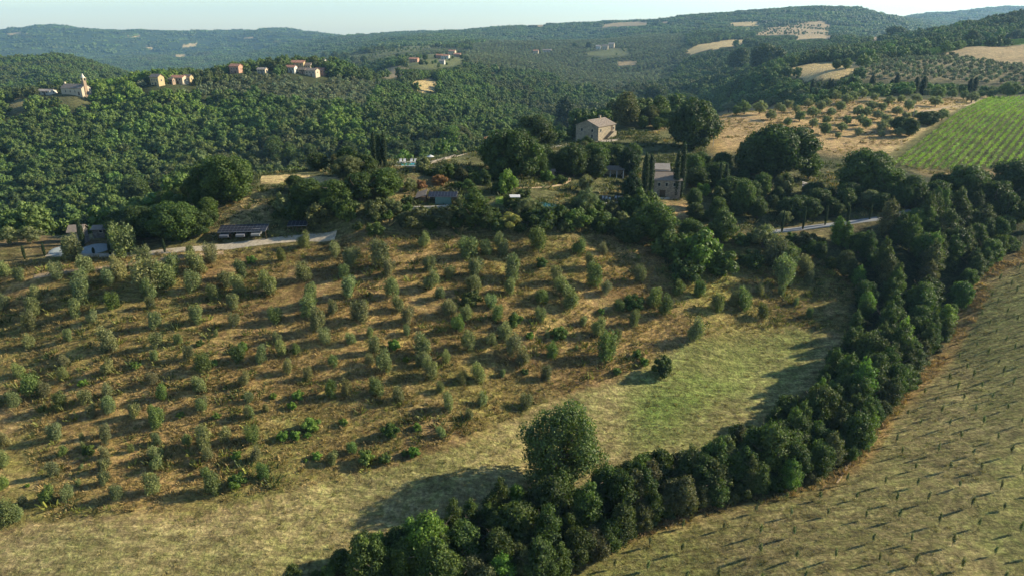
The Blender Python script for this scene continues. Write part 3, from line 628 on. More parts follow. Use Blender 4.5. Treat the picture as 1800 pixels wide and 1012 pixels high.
for ln, pl in LANES:
    wpts = [hit(*p) for p in pl]; k = 0; carry = 0
    for i in range(len(wpts) - 1):
        p0, p1 = np.array(wpts[i]), np.array(wpts[i + 1]); L_ = np.linalg.norm(p1[:2] - p0[:2]); d = carry
        while d < L_:
            p = p0 + (p1 - p0) * d / L_; x = p[0] + random.uniform(-.9, .9); y = p[1] + random.uniform(-.9, .9); k += 1
            sp = random.choices(["broad", "tall", "bush"], [.36, .54, .10])[0] if "heart" in ln or ln == "upper" else random.choices(["broad", "tall", "bush"], [.34, .38, .28])[0]
            tn = random.choices([("dark green", DARK), ("mid green", MID), ("fresh green", BRI), ("dull olive-green", KHAKI)], [.46, .32, .07, .15])[0]
            f = 1.34 + .12 * (y > 105) ; f *= {"meadow-side edge": .62, "meadow-side heart": .82, "field-side heart": .9, "field-side edge": .66, "upper": .85}[ln]
            if sp == "broad": sx = random.uniform(.5, .98) * f; sz = sx * random.uniform(.85, 1.25); nm = "broadleaf_tree"; sh = "rounded"
            elif sp == "tall": sx = random.uniform(.7, 1.05) * f; sz = random.uniform(.62, .95) * f; nm = "slender_tree"; sh = "upright"
            else: sx = random.uniform(.8, 1.3) * f; sz = sx * random.uniform(.9, 1.4); nm = "bush"; sh = "low"
            gp = ("creek wood trees on its " + ln) if sp != "bush" else "bushes in the creek wood"
            if 950 < topix(x, y, float(zat(x, y)))[0] < 1045 and 850 < topix(x, y, float(zat(x, y)))[1] < 905: d += 2; continue
            where = {"upper": "%s of the creek wood's broad upper end near the road" % nth(k)}.get(ln, "%s along the creek wood's %s from its lower end" % (nth(k), ln))
            tree(sp, nm, x, y, float(zat(x, y)) - .15, sx, sz, jit(tn[1], .2), "%s %s %s, %s" % (sh, tn[0], "bush" if sp == "bush" else "tree", where), "bush" if sp == "bush" else "tree", gp)
            d += {"broad": 3.3, "tall": 2.4, "bush": 2.1}[sp] * random.uniform(.8, 1.1) * max(f, .85) * .82
        carry = d - L_
x, y, z = hit(985, 862)
tree("oak", "oak_tree", x, y, z - .2, 1.1, 1.14, (.085, .125, .034), "largest oak with bare grey limbs showing, standing over the mown meadow", "oak tree", rz=0)

# ------------------------------------------------------------------ single trees of the estate, groves and road: kind, x, foot y, width, height factor, tint, label
EST = [
 ("holm",1217,262,92,1.0,DARK,"huge round dark oak on the rise right of the upper farmhouse"),
 ("broad",1100,222,55,.85,KHAKI,"yellowish-green broad tree behind the upper farmhouse"),
 ("broad",1150,200,45,.9,DARK,"dark tree between the farmhouse and the huge round oak"),
 ("tall",993,240,34,.75,CYP,"dark upright conifer left of the upper farmhouse"),
 ("holm",938,262,75,.85,DARK,"broad dark evergreen behind the garden, left of the conifer"),
 ("holm",905,312,98,.95,DARK,"large dark tree in front of the small red-roofed house"),
 ("broad",868,300,52,.9,MID,"green tree left of the large dark garden tree"),
 ("bush",1028,262,27,1.2,MID,"clipped round shrub in front of the upper farmhouse"),
 ("broad",1008,312,52,.95,DARK,"dark tree below the farmhouse drive, left of three"),
 ("broad",1045,306,52,.9,MID,"mid green tree below the farmhouse drive, middle of three"),
 ("broad",1080,300,45,.85,DARK,"dark tree below the farmhouse drive, right of three"),
 ("broad",1062,284,36,.8,MID,"small green tree just under the farmhouse terrace"),
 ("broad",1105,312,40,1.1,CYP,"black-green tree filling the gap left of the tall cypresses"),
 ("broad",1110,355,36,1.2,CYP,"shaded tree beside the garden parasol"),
 ("bush",890,340,38,1.5,BRI,"bright leafy shrub left of the curved garden path"),
 ("tall",835,398,42,.62,MID,"upright green tree below the lawn"),("tall",852,402,30,.6,DARK,"darker tree close right of the upright green tree below the lawn"),
 ("broad",1150,425,75,.8,MID,"large leafy tree below the dry bank, in front of the stone house"),("broad",1108,428,55,.7,DARK,"dark tree at the left foot of the stone house bank"),("bush",1130,380,60,1.2,MID,"leafy bush at the left of the dry bank"),
 ("broad",1212,425,48,.75,MID,"green tree right of the dry bank"),("broad",1268,425,50,.95,MID,"lollipop tree on a bare trunk at the road's end"),
 ("broad",1305,378,42,1.25,MID,"tall fresh-lit tree right of the yellow-leaved tree"),("broad",1330,372,30,.8,DARK,"small dark tree right of the tall fresh-lit one"),
 ("broad",1268,300,26,1.0,(.34,.30,.05),"yellow-leaved tree above the stone house"),
 ("holm",1360,312,118,.85,DARK,"broad dark tree crown at the left above the roadside ruin"),("broad",1318,310,60,.9,DARK,"dark tree on the left shoulder of the broad crown"),
 ("broad",1420,315,45,.9,MID,"mid green tree on the right shoulder of the broad crown"),("bush",1376,345,40,1.4,KHAKI,"grey-green shrub before the sloping roof"),
 ("holm",1520,345,88,1.0,MID,"large green tree left at the foot of the vineyard"),("broad",1560,352,60,.8,MID,"leafy tree second from the left at the foot of the vineyard"),("broad",1600,362,58,.75,DARK,"dark tree in the middle at the foot of the vineyard"),
 ("holm",1692,352,80,.85,MID,"large green tree right at the foot of the vineyard"),("holm",1790,345,85,.8,DARK,"dark tree at the right frame edge below the vineyard"),("broad",1640,368,55,.8,DARK,"dark tree right of the middle at the foot of the vineyard"),("broad",1740,375,60,.8,DARK,"dark tree before the right frame edge trees"),
 ("broad",1225,330,45,.7,DARK,"dark tree right of the stone house's cypress pair"),("broad",1256,330,50,.75,DARK,"dark tree below the yellow-leaved tree"),("bush",1235,342,30,.9,BRI,"bright low shrub right of the stone house"),
 ("broad",1285,352,44,.8,DARK,"dark tree between the bright shrub and the fresh-lit tree"),("broad",1395,385,45,.7,DARK,"dark tree above the right road by its left end"),("broad",1440,372,48,.7,DARK,"dark tree above the right road under the ruin"),("broad",1490,362,48,.75,DARK,"dark tree above the middle of the right road"),("broad",1545,372,40,.7,DARK,"dark tree above the right road's far end"),
 # pool and plateau
 ("holm",745,278,60,.55,DARK,"dark tree behind the pool's long sun roof"),("broad",700,282,42,.7,DARK,"dark tree at the left end of the pool's sun roof"),("broad",792,270,46,.85,BRI,"bright green tree right behind the pool"),("broad",765,276,36,.75,MID,"mid green tree behind the pool, left of the bright one"),
 ("holm",612,312,56,.75,KHAKI,"dull green round tree behind the plateau field's right end"),("broad",648,305,34,.8,DARK,"dark tree at the foot of the three pool cypresses"),
 ("broad",545,362,55,.72,MID,"leftmost of the four trees before the plateau field"),("broad",590,368,60,.75,MID,"second of the four trees before the plateau field"),("broad",632,352,55,.75,DARK,"third of the four trees before the plateau field"),("broad",680,348,60,.75,MID,"rightmost of the four trees before the plateau field"),
 ("olive",722,336,26,1.0,OLV,"grey olive right of the four plateau trees"),("broad",655,330,42,.7,DARK,"dark tree behind the four plateau trees"),("broad",520,335,35,.7,DARK,"dark tree at the right corner of the golden plateau field"),
 ("broad",525,302,40,.7,DARK,"first hedge tree behind the golden plateau field"),("broad",560,300,42,.65,DARK,"second hedge tree behind the golden plateau field"),("broad",490,298,42,.65,MID,"hedge tree behind the left half of the golden field"),("broad",460,300,36,.65,DARK,"hedge tree behind the golden field's left corner"),
 ("holm",410,352,85,1.0,MID,"large spreading tree at the left end of the plateau field"),("broad",360,350,60,.85,DARK,"dark tree left of the large spreading plateau tree"),("broad",395,310,50,.7,KHAKI,"dull green tree behind the large spreading one"),
 ("holm",258,415,80,.75,DARK,"broad dark tree above the gatehouse yard, left of two"),("holm",315,420,85,.85,MID,"broad green tree above the gatehouse yard, right of two"),("broad",350,415,50,.8,DARK,"dark tree between the road and the rocky bank"),("broad",215,412,48,.75,DARK,"shaded tree just right of the gatehouse"),
 ("broad",290,360,60,.75,DARK,"dark tree up the bank behind the two broad yard trees"),("broad",240,365,60,.75,DARK,"dark tree left up the bank behind the yard trees"),("broad",330,345,55,.8,MID,"green tree on top of the bank left of the plateau"),
 ("bush",360,385,40,1.0,MID,"rounded shrub at the left of the rocky bank"),("bush",500,372,45,1.1,OLV,"grey bush right of the rocky bank"),("bush",520,385,40,1.1,DARK,"dark bush over the solar carport's right end"),("bush",560,392,50,1.0,KHAKI,"dry bush above the white road's end"),
 ("bush",610,388,46,1.2,MID,"green bush left of the pump-shed slope"),("bush",660,382,42,1.2,KHAKI,"dry-leaved bush under the solar shed's left"),
 ("olive",688,368,22,1.0,OLV,"silver olive left of the solar shed"),("olive",812,362,22,1.0,OLV,"silver olive at the right end of the solar shed"),("bush",716,362,26,1.1,DARK,"dark shrub at the solar shed's left corner"),
 ("bush",772,325,34,.8,(.26,.13,.05),"rust-brown dry thicket on the bank above the solar shed"),("bush",740,330,26,.8,(.26,.14,.06),"smaller rust-brown thicket left of the dry one"),
 ("bush",960,318,28,.9,BRI,"leafy green bed shrub inside the curved garden path"),("bush",985,322,26,.8,MID,"darker bed shrub inside the curved garden path"),
 ("olive",1030,340,30,1.2,OLV,"silver olive left of the dining terrace, rear of two"),("olive",1028,378,42,1.2,OLV,"large silver olive below the dining terrace's left end"),("olive",1148,372,30,1.0,OLV,"silver olive at the left top of the dry bank"),
 ("bush",1050,372,30,1.1,MID,"hedge shrub below the dining terrace, left"),("bush",1072,374,30,1.1,KHAKI,"hedge shrub below the dining terrace, right"),("bush",985,385,32,1.2,MID,"green bush below the pond hedge"),
 ("olive",925,375,34,.9,OLV,"low silver olive below the covered lawn table"),("bush",955,402,60,.9,DARK,"dark thicket under the pond wall, left"),("bush",1010,402,55,.9,MID,"green thicket under the pond wall, right"),("bush",900,400,46,.8,(.19,.19,.05),"yellowish bush on the upper orchard terrace"),
 ("bush",780,395,60,.8,KHAKI,"dull bush under the solar shed's path"),("bush",730,398,60,.8,KHAKI,"dull bush left below the solar shed's path"),("bush",1060,405,50,.9,DARK,"dark bush under the dining hedge"),
 ("bush",1180,455,70,1.1,MID,"left of three big green bushes at the orchard's upper right"),("bush",1225,465,80,1.1,BRI,"middle of three big green bushes at the orchard's upper right"),("bush",1265,480,60,1.0,MID,"right of three big green bushes at the orchard's upper right"),("bush",1205,492,60,.9,DARK,"dark bush in front of the three big green bushes"),
 ("olive",1340,435,44,1.0,OLV,"silver olive below the right road's left end"),("olive",1380,470,46,1.0,GOLV,"green olive on the slope left of the creek wood's top"),("bush",1320,470,50,.9,DARK,"dark bush between the olives below the right road"),("bush",1410,430,36,.9,KHAKI,"dull bush just below the right road"),
 ("olive",216,440,42,.8,OLV,"spreading silver olive before the gatehouse yard"),("olive",130,452,34,.8,OLV,"silver olive left of the spreading one by the yard"),("olive",55,428,38,.9,OLV,"grey tree at the left below the wood"),("olive",20,430,36,1.0,OLV,"grey tree at the left frame edge below the wood"),
 ("holm",1573,70,30,.8,DARK,"lone round tree on the ridge's golden field"),("broad",1706,80,22,1.0,DARK,"lone tree beside the upper bright vineyard"),
 ("holm",1345,128,58,.9,DARK,"large dark tree at the right end of the valley wood"),("broad",1297,130,40,.9,DARK,"dark tree left of the large valley one"),
 ("broad",1470,122,17,.8,GOLV,"left tree standing in the golden middle field"),("broad",1487,122,20,.8,GOLV,"right tree standing in the golden middle field"),
 ("holm",1580,232,30,1.0,DARK,"black-green round bush left of the dry track"),("broad",1597,240,30,.9,DARK,"dark tree beside the round bush at the grove's edge"),("holm",1628,220,38,.7,DARK,"dark rounded oak at the upper tip between grove and vineyard"),("olive",1655,212,24,.9,GOLV,"olive at the vineyard's upper corner"),
]
random.seed(41)
EST = [(k_, a_, b_, c_ * 1.12, d_, e_, f_) for k_, a_, b_, c_, d_, e_, f_ in EST]
def place(kind, name, px, py, wpx, hf, tint, label, cat, group=None, sink=.25):
    x, y, z = hit(px, py); t = depth(x, y, z); W0, H0 = SIZE[kind]; s = wpx * t / F / W0
    return tree(kind, name, x, y, z - sink, s, s * hf, jit(tint, .08), label, cat, group)
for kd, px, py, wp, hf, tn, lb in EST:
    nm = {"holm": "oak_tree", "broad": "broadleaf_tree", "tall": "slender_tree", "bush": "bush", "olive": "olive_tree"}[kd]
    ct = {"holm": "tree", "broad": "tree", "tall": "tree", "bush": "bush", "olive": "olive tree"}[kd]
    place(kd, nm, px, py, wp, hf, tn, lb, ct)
# cypresses: x, foot y, top y, width, label
CYPS = [(659,291,229,9,"left and tallest of the three cypresses by the pool"),(668,294,235,9,"middle of the three cypresses by the pool"),(677,293,231,9,"right of the three cypresses by the pool"),
 (1132,354,266,11,"tall cypress left of the stone house, left of its pair"),(1141,353,268,10,"tall cypress left of the stone house, right of its pair"),(1187,351,262,10,"left cypress of the pair hiding the stone house's right corner"),(1196,350,249,11,"tallest cypress, at the stone house's right corner"),
 (1262,345,283,7,"thin cypress under the yellow-leaved tree, left"),(1273,342,286,7,"thin cypress under the yellow-leaved tree, right"),
 (147,434,383,8,"taller cypress beside the gatehouse"),(113,446,422,4,"young roadside cypress left of the gatehouse yard's olive"),(79,450,425,4,"young roadside cypress second from the left"),(44,456,430,4,"young roadside cypress at the far left"),(165,446,434,4,"shortest young cypress before the gatehouse yard"),(194,448,424,4,"young roadside cypress left of the spreading silver olive"),(256,444,422,4,"young roadside cypress right of the spreading silver olive"),(290,444,419,4,"young roadside cypress before the broad green yard tree"),
 (1374,409,369,4,"leftmost of the young cypresses along the right road"),(1411,404,362,4,"second from the left of the cypresses along the right road"),(1450,396,360,4,"third from the left of the cypresses along the right road"),(1489,394,360,4,"fourth from the left of the cypresses along the right road"),(1528,386,356,4,"rightmost of the cypresses along the right road"),
 (1426,167,139,6,"first cypress from the left in the line above the grove"),(1456,164,137,5,"second cypress from the left in the line above the grove"),(1461,164,138,5,"third cypress from the left in the line above the grove"),(1493,164,133,7,"fourth cypress from the left in the line above the grove"),(1531,160,131,8,"fifth and fullest cypress of the line above the grove"),(1566,159,139,7,"sixth cypress in the line above the grove"),(1574,159,129,8,"seventh and tall cypress in the line above the grove"),(1608,165,134,8,"eighth cypress in the line above the grove"),(1620,168,133,10,"ninth and broad cypress in the line above the grove"),(1703,163,137,8,"left cypress of the last pair above the vineyard"),(1711,163,135,8,"right cypress of the last pair above the vineyard"),
 (90,163,138,5,"dark cypress standing left behind the church")]
for px, py, ty, wp, lb in CYPS:
    x, y, z = hit(px, py); t = depth(x, y, z); up = ray(px, ty); zt = up[2] / up[1] * y; h = max(1.0, zt - z)
    tree("cypress", "cypress", x, y, z - .1, wp * 1.25 * t / F / 1.3, h / 9.9, CYP, lb, "cypress", "cypresses")
# grown olives on the dry grove, upper right
GR = region(1200, 0, [(205,520,60,'g'),(240,560,70),(280,580,60,'g'),(345,520,60),(320,565,80,'g'),(400,570,70),(460,600,70),(480,520,60),(550,545,60),(520,570,50),(610,610,65,'g'),(545,640,50,'g'),(655,540,60),(680,590,65),(720,560,60),(750,540,50),(680,645,60),(745,680,70,'g'),(750,625,55,'g'),(775,585,60),(800,500,60),(825,560,60),(855,520,60),(830,665,60),(860,630,55,'g'),(890,510,60),(915,585,65),(930,630,60),(920,690,55),(960,650,60,'g'),(960,590,60),(985,555,70),(1000,510,50),(1040,560,60),(1020,600,55),(1060,620,55),(1040,670,70),(1090,650,60),(1075,530,60),(1120,580,60),(1130,690,60),(1140,520,50),(1180,555,65),(1165,610,55),(1210,600,55),(1220,520,55),(1330,490,80,'g'),(1320,530,70),(1410,490,60,'g'),(1470,500,50,'g'),(1510,510,70),(1560,490,50,'g'),(1700,470,110,'g'),(1610,490,60,'g'),(620,490,60),(560,500,60),(430,500,50),(690,500,50),(760,490,50),(940,490,60),(1000,480,60),(1170,480,60,'g'),(1280,480,50),(500,560,50),(590,570,45),(1040,700,45),(810,710,40),(620,530,50),(445,545,50)])
GR.sort(key=lambda q: q[1]); gb = {}
for q in GR: gb.setdefault(int((q[1] - 155) // 11), []).append(q)
for b, qs in sorted(gb.items()):
    for i, (cx, cy, wd, lk) in enumerate(sorted(qs)):
        place("olive", "olive_tree", cx, cy + wd * .42, wd * 1.05, random.uniform(.85, 1.15), (.19, .215, .10) if lk == 'o' else (.13, .175, .06), "round %s olive, %s from the left in the dry grove's %s row from the top" % ("silver" if lk == 'o' else "green", nth(i + 1), nth(b + 1)), "olive tree", "grown olives in the dry grove")
# ------------------------------------------------------------------ undergrowth shrubs between the estate's trees, each one a thing
random.seed(77)
EX = [(190,452,30),(232,455,26),(278,458,30),(350,450,26),(420,452,24)]
UG = [("below the plateau trees", [(480,345),(720,345),(720,385),(480,385)], 26, "bush"), ("between the pool and the solar shed", [(740,300),(880,300),(880,345),(800,345)], 16, "bush"),
 ("between the solar shed path and the orchard", [(600,385),(880,372),(1060,392),(1060,412),(600,412)], 26, "bush"), ("round the dark pond", [(890,350),(1040,352),(1040,392),(900,388)], 18, "bush"),
 ("in front of the stone house's woods", [(1060,362),(1150,362),(1150,415),(1060,410)], 14, "bush"), ("in the wood right of the stone house", [(1210,300),(1350,310),(1400,360),(1380,398),(1215,398)], 26, "broad"),
 ("above the right road", [(1380,340),(1620,350),(1620,368),(1480,382),(1390,392)], 24, "broad"), ("below the right road", [(1300,420),(1420,412),(1450,450),(1340,475),(1300,460)], 14, "bush"),
 ("behind the gatehouse", [(180,400),(370,395),(372,425),(200,430)], 18, "broad"), ("on the bank left of the plateau", [(210,345),(370,330),(370,395),(215,395)], 22, "broad"),
 ("behind the farmhouse rise", [(1075,205),(1240,195),(1240,240),(1110,228)], 16, "broad"), ("around the loggia and garden path", [(900,285),(1120,285),(1120,318),(900,312)], 22, "broad"),
 ("at the foot of the vineyard", [(1500,330),(1800,325),(1800,385),(1620,385),(1500,352)], 34, "broad"), ("behind the plateau field", [(445,285),(640,280),(640,304),(445,304)], 14, "broad"), ("behind the pool canopy", [(690,262),(830,258),(830,270),(690,272)], 10, "broad")]
WORDS = {"bush": "low bush", "broad": "leafy tree"}
for where, pg, nn, kd in UG:
    pg = np.array(pg, float); got = []; tries = 0
    while len(got) < nn and tries < 4000:
        tries += 1; px = random.uniform(pg[:, 0].min(), pg[:, 0].max()); py = random.uniform(pg[:, 1].min(), pg[:, 1].max())
        if not inpoly(np.array([px]), np.array([py]), pg)[0]: continue
        if any(abs(px - q[0]) < 9 and abs(py - q[1]) < 5 for q in got): continue
        if (690 < px < 815 and 330 < py < 368) or (940 < px < 1010 and 312 < py < 374) or (1040 < px < 1205 and 318 < py < 358) or (1050 < px < 1105 and 293 < py < 318) or (690 < px < 760 and 265 < py < 298) or (895 < px < 920 and 340 < py < 366) or (110 < px < 200 and py < 450) or (1000 < px < 1092 and 236 < py < 255) or (1410 < px < 1460 and 300 < py < 345): continue
        got.append((px, py))
    got.sort()
    for i, (px, py) in enumerate(got):
        tn = random.choices([("dark green", DARK), ("mid green", MID), ("dull green", KHAKI), ("silvery", OLV)], [.5, .27, .15, .08])[0]; wp = random.uniform(20, 36) * (1.1 if kd == "bush" else 1.15)
        place(kd, "bush" if kd == "bush" else "garden_tree", px, py, wp, random.uniform(.75, 1.15), tn[1], "%s %s, %s from the left %s" % (tn[0], WORDS[kd], nth(i + 1), where), "bush" if kd == "bush" else "tree", "undergrowth of the estate" if kd == "bush" else "leafy trees filling the estate")
# ------------------------------------------------------------------ woodland covering the hills (nobody could count it)
def near_edge(x, y):
    """where the wood begins behind the estate, by column"""
    px = 900 + F * x / y
    return np.interp(px, [-400, 60, 100, 200, 210, 370, 380, 500, 640, 900, 1130, 1260, 1320, 1500, 1700, 2200], [150, 158, 178, 178, 170, 176, 195, 205, 235, 262, 285, 300, 345, 372, 395, 400])
def scatter(y0, y1, step, keep, seed, jitr=.42, amax=.83):
    r = np.random.default_rng(seed); xs = np.arange(-amax * y1, amax * y1, step); ys = np.arange(y0, y1, step)
    X, Y = np.meshgrid(xs, ys); X = X.ravel() + r.uniform(-jitr, jitr, X.size) * step; Y = Y.ravel() + r.uniform(-jitr, jitr, Y.size) * step
    m = (np.abs(X) < amax * Y) & (Y > y0) & (Y < y1); X, Y = X[m], Y[m]; a = X / Y; s = np.log(Y)
    m = keep(X, Y, a, s); return X[m], Y[m]
OPENP = [WP[i] for i, z in enumerate(ZONES) if z[0] not in ("woodfloor", "estate", "weeds", "green", "olives")]
OLV_RIGHT = [WP[i] for i, z in enumerate(ZONES) if z[0] == "olives"]
# spots kept clear round the far houses: x pixel, y pixel of the foot, radius in metres
HOUSE_SPOTS = [(33,170,9),(78,167,10),(132,166,18),(110,166,10),(276,150,10),(322,146,14),(415,130,13),(452,127,10),(470,127,8),(516,127,12),(535,129,12),(556,134,16),(545,136,12),
 (728,110,11),(782,104,14),(795,100,12),(776,112,10),(690,120,10),(1065,86,22),(1052,86,14),(940,94,16),(960,92,12)] + [(q, 165, 3.5) for q in (1426,1456,1461,1493,1531,1566,1574,1608,1620,1703,1711)]
HS = [hit(px, py)[:2] + (r_ * .8,) for px, py, r_ in HOUSE_SPOTS]
def clear(X, Y, a, s):
    m = Y > near_edge(X, Y)
    for P_ in OPENP: m &= ~inpoly(a, s, P_)
    for hx, hy, r_ in HS:
        m &= ~(((X - hx) ** 2 + (Y - hy) ** 2 < r_ ** 2) | ((np.abs(X - hx * Y / hy) < r_ * .75) & (Y < hy) & (Y > hy - r_ * 2.2)))
    m &= hidden(X, Y) < 14
    return m
def in_any(a, s, Ps):
    m = np.zeros(a.shape, bool)
    for P_ in Ps: m |= inpoly(a, s, P_)
    return m
OLV_ALL = OLIVES_FAR + OLV_RIGHT
def wood_keep(X, Y, a, s): return clear(X, Y, a, s) & ~in_any(a, s, OLV_ALL)
def tints(X, Y, r, olive=False):
    n = len(X)
    if olive: base = np.tile(np.array([(.165, .195, .10)]), (n, 1))
    else:
        a = smooth(fbm(X, Y, 45, 3, 301), -.1, .4)[:, None]; b = smooth(fbm(X, Y, 70, 3, 333), .12, .5)[:, None]; c = smooth(fbm(X, Y, 38, 3, 371), .15, .5)[:, None]
        base = np.array(DARK) * 1.5 * (1 - a) + np.array(MID) * 1.35 * a
        base = base * (1 - b * .7) + np.array(KHAKI) * .95 * b * .7
        base = base * (1 - c * .5) + np.array(BRI) * 1.0 * c * .5
        br = in_any(X / Y, np.log(Y), BRIGHT); br &= r.random(n) < .7
        base[br] = np.array((.13, .20, .035))
    return base * r.uniform(.68, 1.35, (n, 1)) * r.uniform(.92, 1.08, (n, 3))
def sight(X, Y, Z, H):
    """how tall each tree may be before it would stand in front of open ground the photo shows behind it"""
    out = np.ones(len(X)); a = X / Y; I = np.clip(np.searchsorted(aL, a), 0, NA - 1); J = np.clip(((np.log(Y) - sL[0]) / (sL[1] - sL[0])).astype(int) + 2, 0, NS - 2)
    hs = [(hx / hy, r_ * .8 / hy, hy, float(zat(hx, hy)) / hy) for hx, hy, r_ in HS]
    for k in range(len(X)):
        col = EL[I[k], J[k]:]; cm = np.maximum.accumulate(col); op = OPENV[I[k], J[k]:]
        for f in (1.0, .75, .5, .3, 0.0):
            e = (Z[k] + H[k] * f) / Y[k]; q = np.searchsorted(cm, e)
            bad = q < len(cm) and op[q]
            if not bad:
                for ha, hw, hy, he in hs:
                    if hy > Y[k] > hy * .6 and abs(a[k] - ha) < hw and e > he + 1.0 / hy: bad = True; break
            if not bad: break
        out[k] = f
    return out
OPENV = np.zeros((NA, NS), bool)
for i, z in enumerate(ZONES):
    if z[0] in ("gold", "tanfield", "highvines", "village", "olives", "grove", "vineyard", "strip"): OPENV |= ZID == i
def make_wood(name, X, Y, s0, s1, zr, col, nk, seed, olive=False, sink=.6, free=False):
    r = np.random.default_rng(seed); n = len(X); Z = zat(X, Y) - sink; sc1 = (s0 + (s1 - s0) * np.clip(r.beta(1.6, 2.2, n) * .75 + .5 * vnoise(X / 30, Y / 30, seed), 0, 1))
    S = np.stack([sc1, sc1, sc1 * r.uniform(*zr, n)], 1); lim = np.ones(n) if free else sight(X, Y, Z, S[:, 2] * (4.4 if olive else 7.6)); kp = lim > .25; S *= lim[:, None]; X, Y, Z, S = X[kp], Y[kp], Z[kp], S[kp]; n = len(X); Rt = np.zeros((n, 3)); Rt[:, 2] = r.uniform(0, 6.28, n)
    print(name, n); return instancer(name, np.stack([X, Y, Z], 1), S, Rt, tints(X, Y, r, olive), col, nk)
X, Y = scatter(150, 760, 5.6, wood_keep, 1); make_wood("woodland", X, Y, .5, 1.5, (.8, 1.25), COLW, 4, 1)
X, Y = scatter(760, 1650, 8.6, wood_keep, 2); make_wood("hillside_woodland", X, Y, .8, 1.75, (.7, 1.1), COLW, 4, 2)
X, Y = scatter(1650, 3300, 21, wood_keep, 3); make_wood("distant_woodland", X, Y, .8, 1.4, (.6, 1.2), COLD, 3, 3, False, 3)
X, Y = scatter(3300, 5600, 42, wood_keep, 4); make_wood("far_ridge_woodland", X, Y, 1.5, 2.4, (.5, 1.1), COLD, 3, 4, False, 12)
def olive_keep(X, Y, a, s): return clear(X, Y, a, s) & in_any(a, s, OLIVES_FAR)
X, Y = scatter(380, 2300, 7.0, olive_keep, 5, .36); make_wood("hillside_olive_trees", X, Y, .7, 1.4, (.85, 1.1), COLO, 2, 5, True, .3)
def olr_keep(X, Y, a, s): return in_any(a, s, OLV_RIGHT)
X, Y = scatter(380, 900, 8.0, olr_keep, 6, .15); make_wood("terraced_olive_trees", X, Y, .75, 1.1, (.85, 1.1), COLO, 2, 6, True, .3, True)
# dotted trees standing in the dry fields of the ridge
DOTS = [WP[i] for i, z in enumerate(ZONES) if z[3][0] in ((1345,50), (1278,38), (650,97), (0,196), (705,112), (1020,95))]
X, Y = scatter(380, 3400, 15, lambda X, Y, a, s: in_any(a, s, DOTS) & (fbm(X, Y, 40, 2, 91) > -.05) & ~((Y < 700) & (fbm(X, Y, 12, 2, 93) < -.12)), 7, .45); make_wood("scattered_field_trees", X, Y, .35, .8, (.8, 1.1), COLW, 4, 7, False, .3, True)

# ------------------------------------------------------------------ vineyard: every row is a thing
PV = WP[[i for i, z in enumerate(ZONES) if z[0] == "vineyard"][0]]
v0 = np.array(hit(1575, 284)[:2]); v1 = np.array(hit(1745, 172)[:2]); vd = (v1 - v0) / np.linalg.norm(v1 - v0); vn = np.array([vd[1], -vd[0]])
random.seed(3); k = 0; rv = np.random.default_rng(8)
for j in range(0, 90):
    o = v0 + vn * (1.0 + j * 2.15); T = np.arange(-60, 200, .5); pt = o[None] + vd[None] * T[:, None]; ok = (pt[:, 1] > 60)
    a = pt[:, 0] / np.maximum(pt[:, 1], 1); s = np.log(np.maximum(pt[:, 1], 1)); ok &= inpoly(a, s, PV) & (a < .80)
    if ok.sum() < 14: continue
    pt = pt[ok]; k += 1; L_ = []
    n = len(pt) * 13; ids = rv.integers(0, len(pt), n); q = np.zeros((n, 3)); q[:, :2] = pt[ids] + rv.normal(size=(n, 2)) * .27; zz = zat(pt[:, 0], pt[:, 1])
    vig = .45 + .8 * vnoise(pt[:, 0] / 1.1, pt[:, 1] / 1.1, 5)
    q[:, 2] = zz[ids] + rv.uniform(.35, 1.5, n) * vig[ids]
    nr = unit(n, rv); nr[:, 2] = np.abs(nr[:, 2]) + .3; nr /= np.linalg.norm(nr, axis=1)[:, None]; t = np.cross(nr, unit(n, rv)); t /= np.linalg.norm(t, axis=1)[:, None]; b = np.cross(nr, t); sz = rv.uniform(.22, .42, (n, 1))
    V = np.stack([q - t * sz * .5, q - b * sz * .4, q + t * sz * .5, q + b * sz * .4], 1).reshape(-1, 3); Fq = np.arange(n * 4).reshape(-1, 4)
    A = np.repeat(np.clip(rv.uniform(.2, .8, n) + (vig[ids] - .85) * 1.3, 0, 1), 4)
    base = np.array([*pt[len(pt) // 2], float(zz[len(pt) // 2])]); me = crown_me("vine_row", V - base, Fq, np.zeros((0, 3), int), A, LEAF)
    ob = link("vine_row", me, label="green vine row, %s from the dry track at the vineyard's left edge" % nth(k), category="vine row", group="vine rows of the right vineyard"); ob.location = base; ob.color = (*jit((.185, .28, .038), .1), 1)
# the bright upper vineyard reads as one green strip
PH = WP[[i for i, z in enumerate(ZONES) if z[0] == "highvines"][0]]
X, Y = scatter(400, 1100, 2.6, lambda X, Y, a, s: inpoly(a, s, PH), 9, .2)
r = np.random.default_rng(9); n = len(X); print("high vines", n)
instancer("upper_vineyard", np.stack([X, Y, zat(X, Y) - .3], 1), np.stack([r.uniform(.28, .4, n), r.uniform(.28, .4, n), r.uniform(.3, .42, n)], 1), np.zeros((n, 3)), np.array((.13, .22, .035)) * r.uniform(.8, 1.2, (n, 1)), COLO, 2)

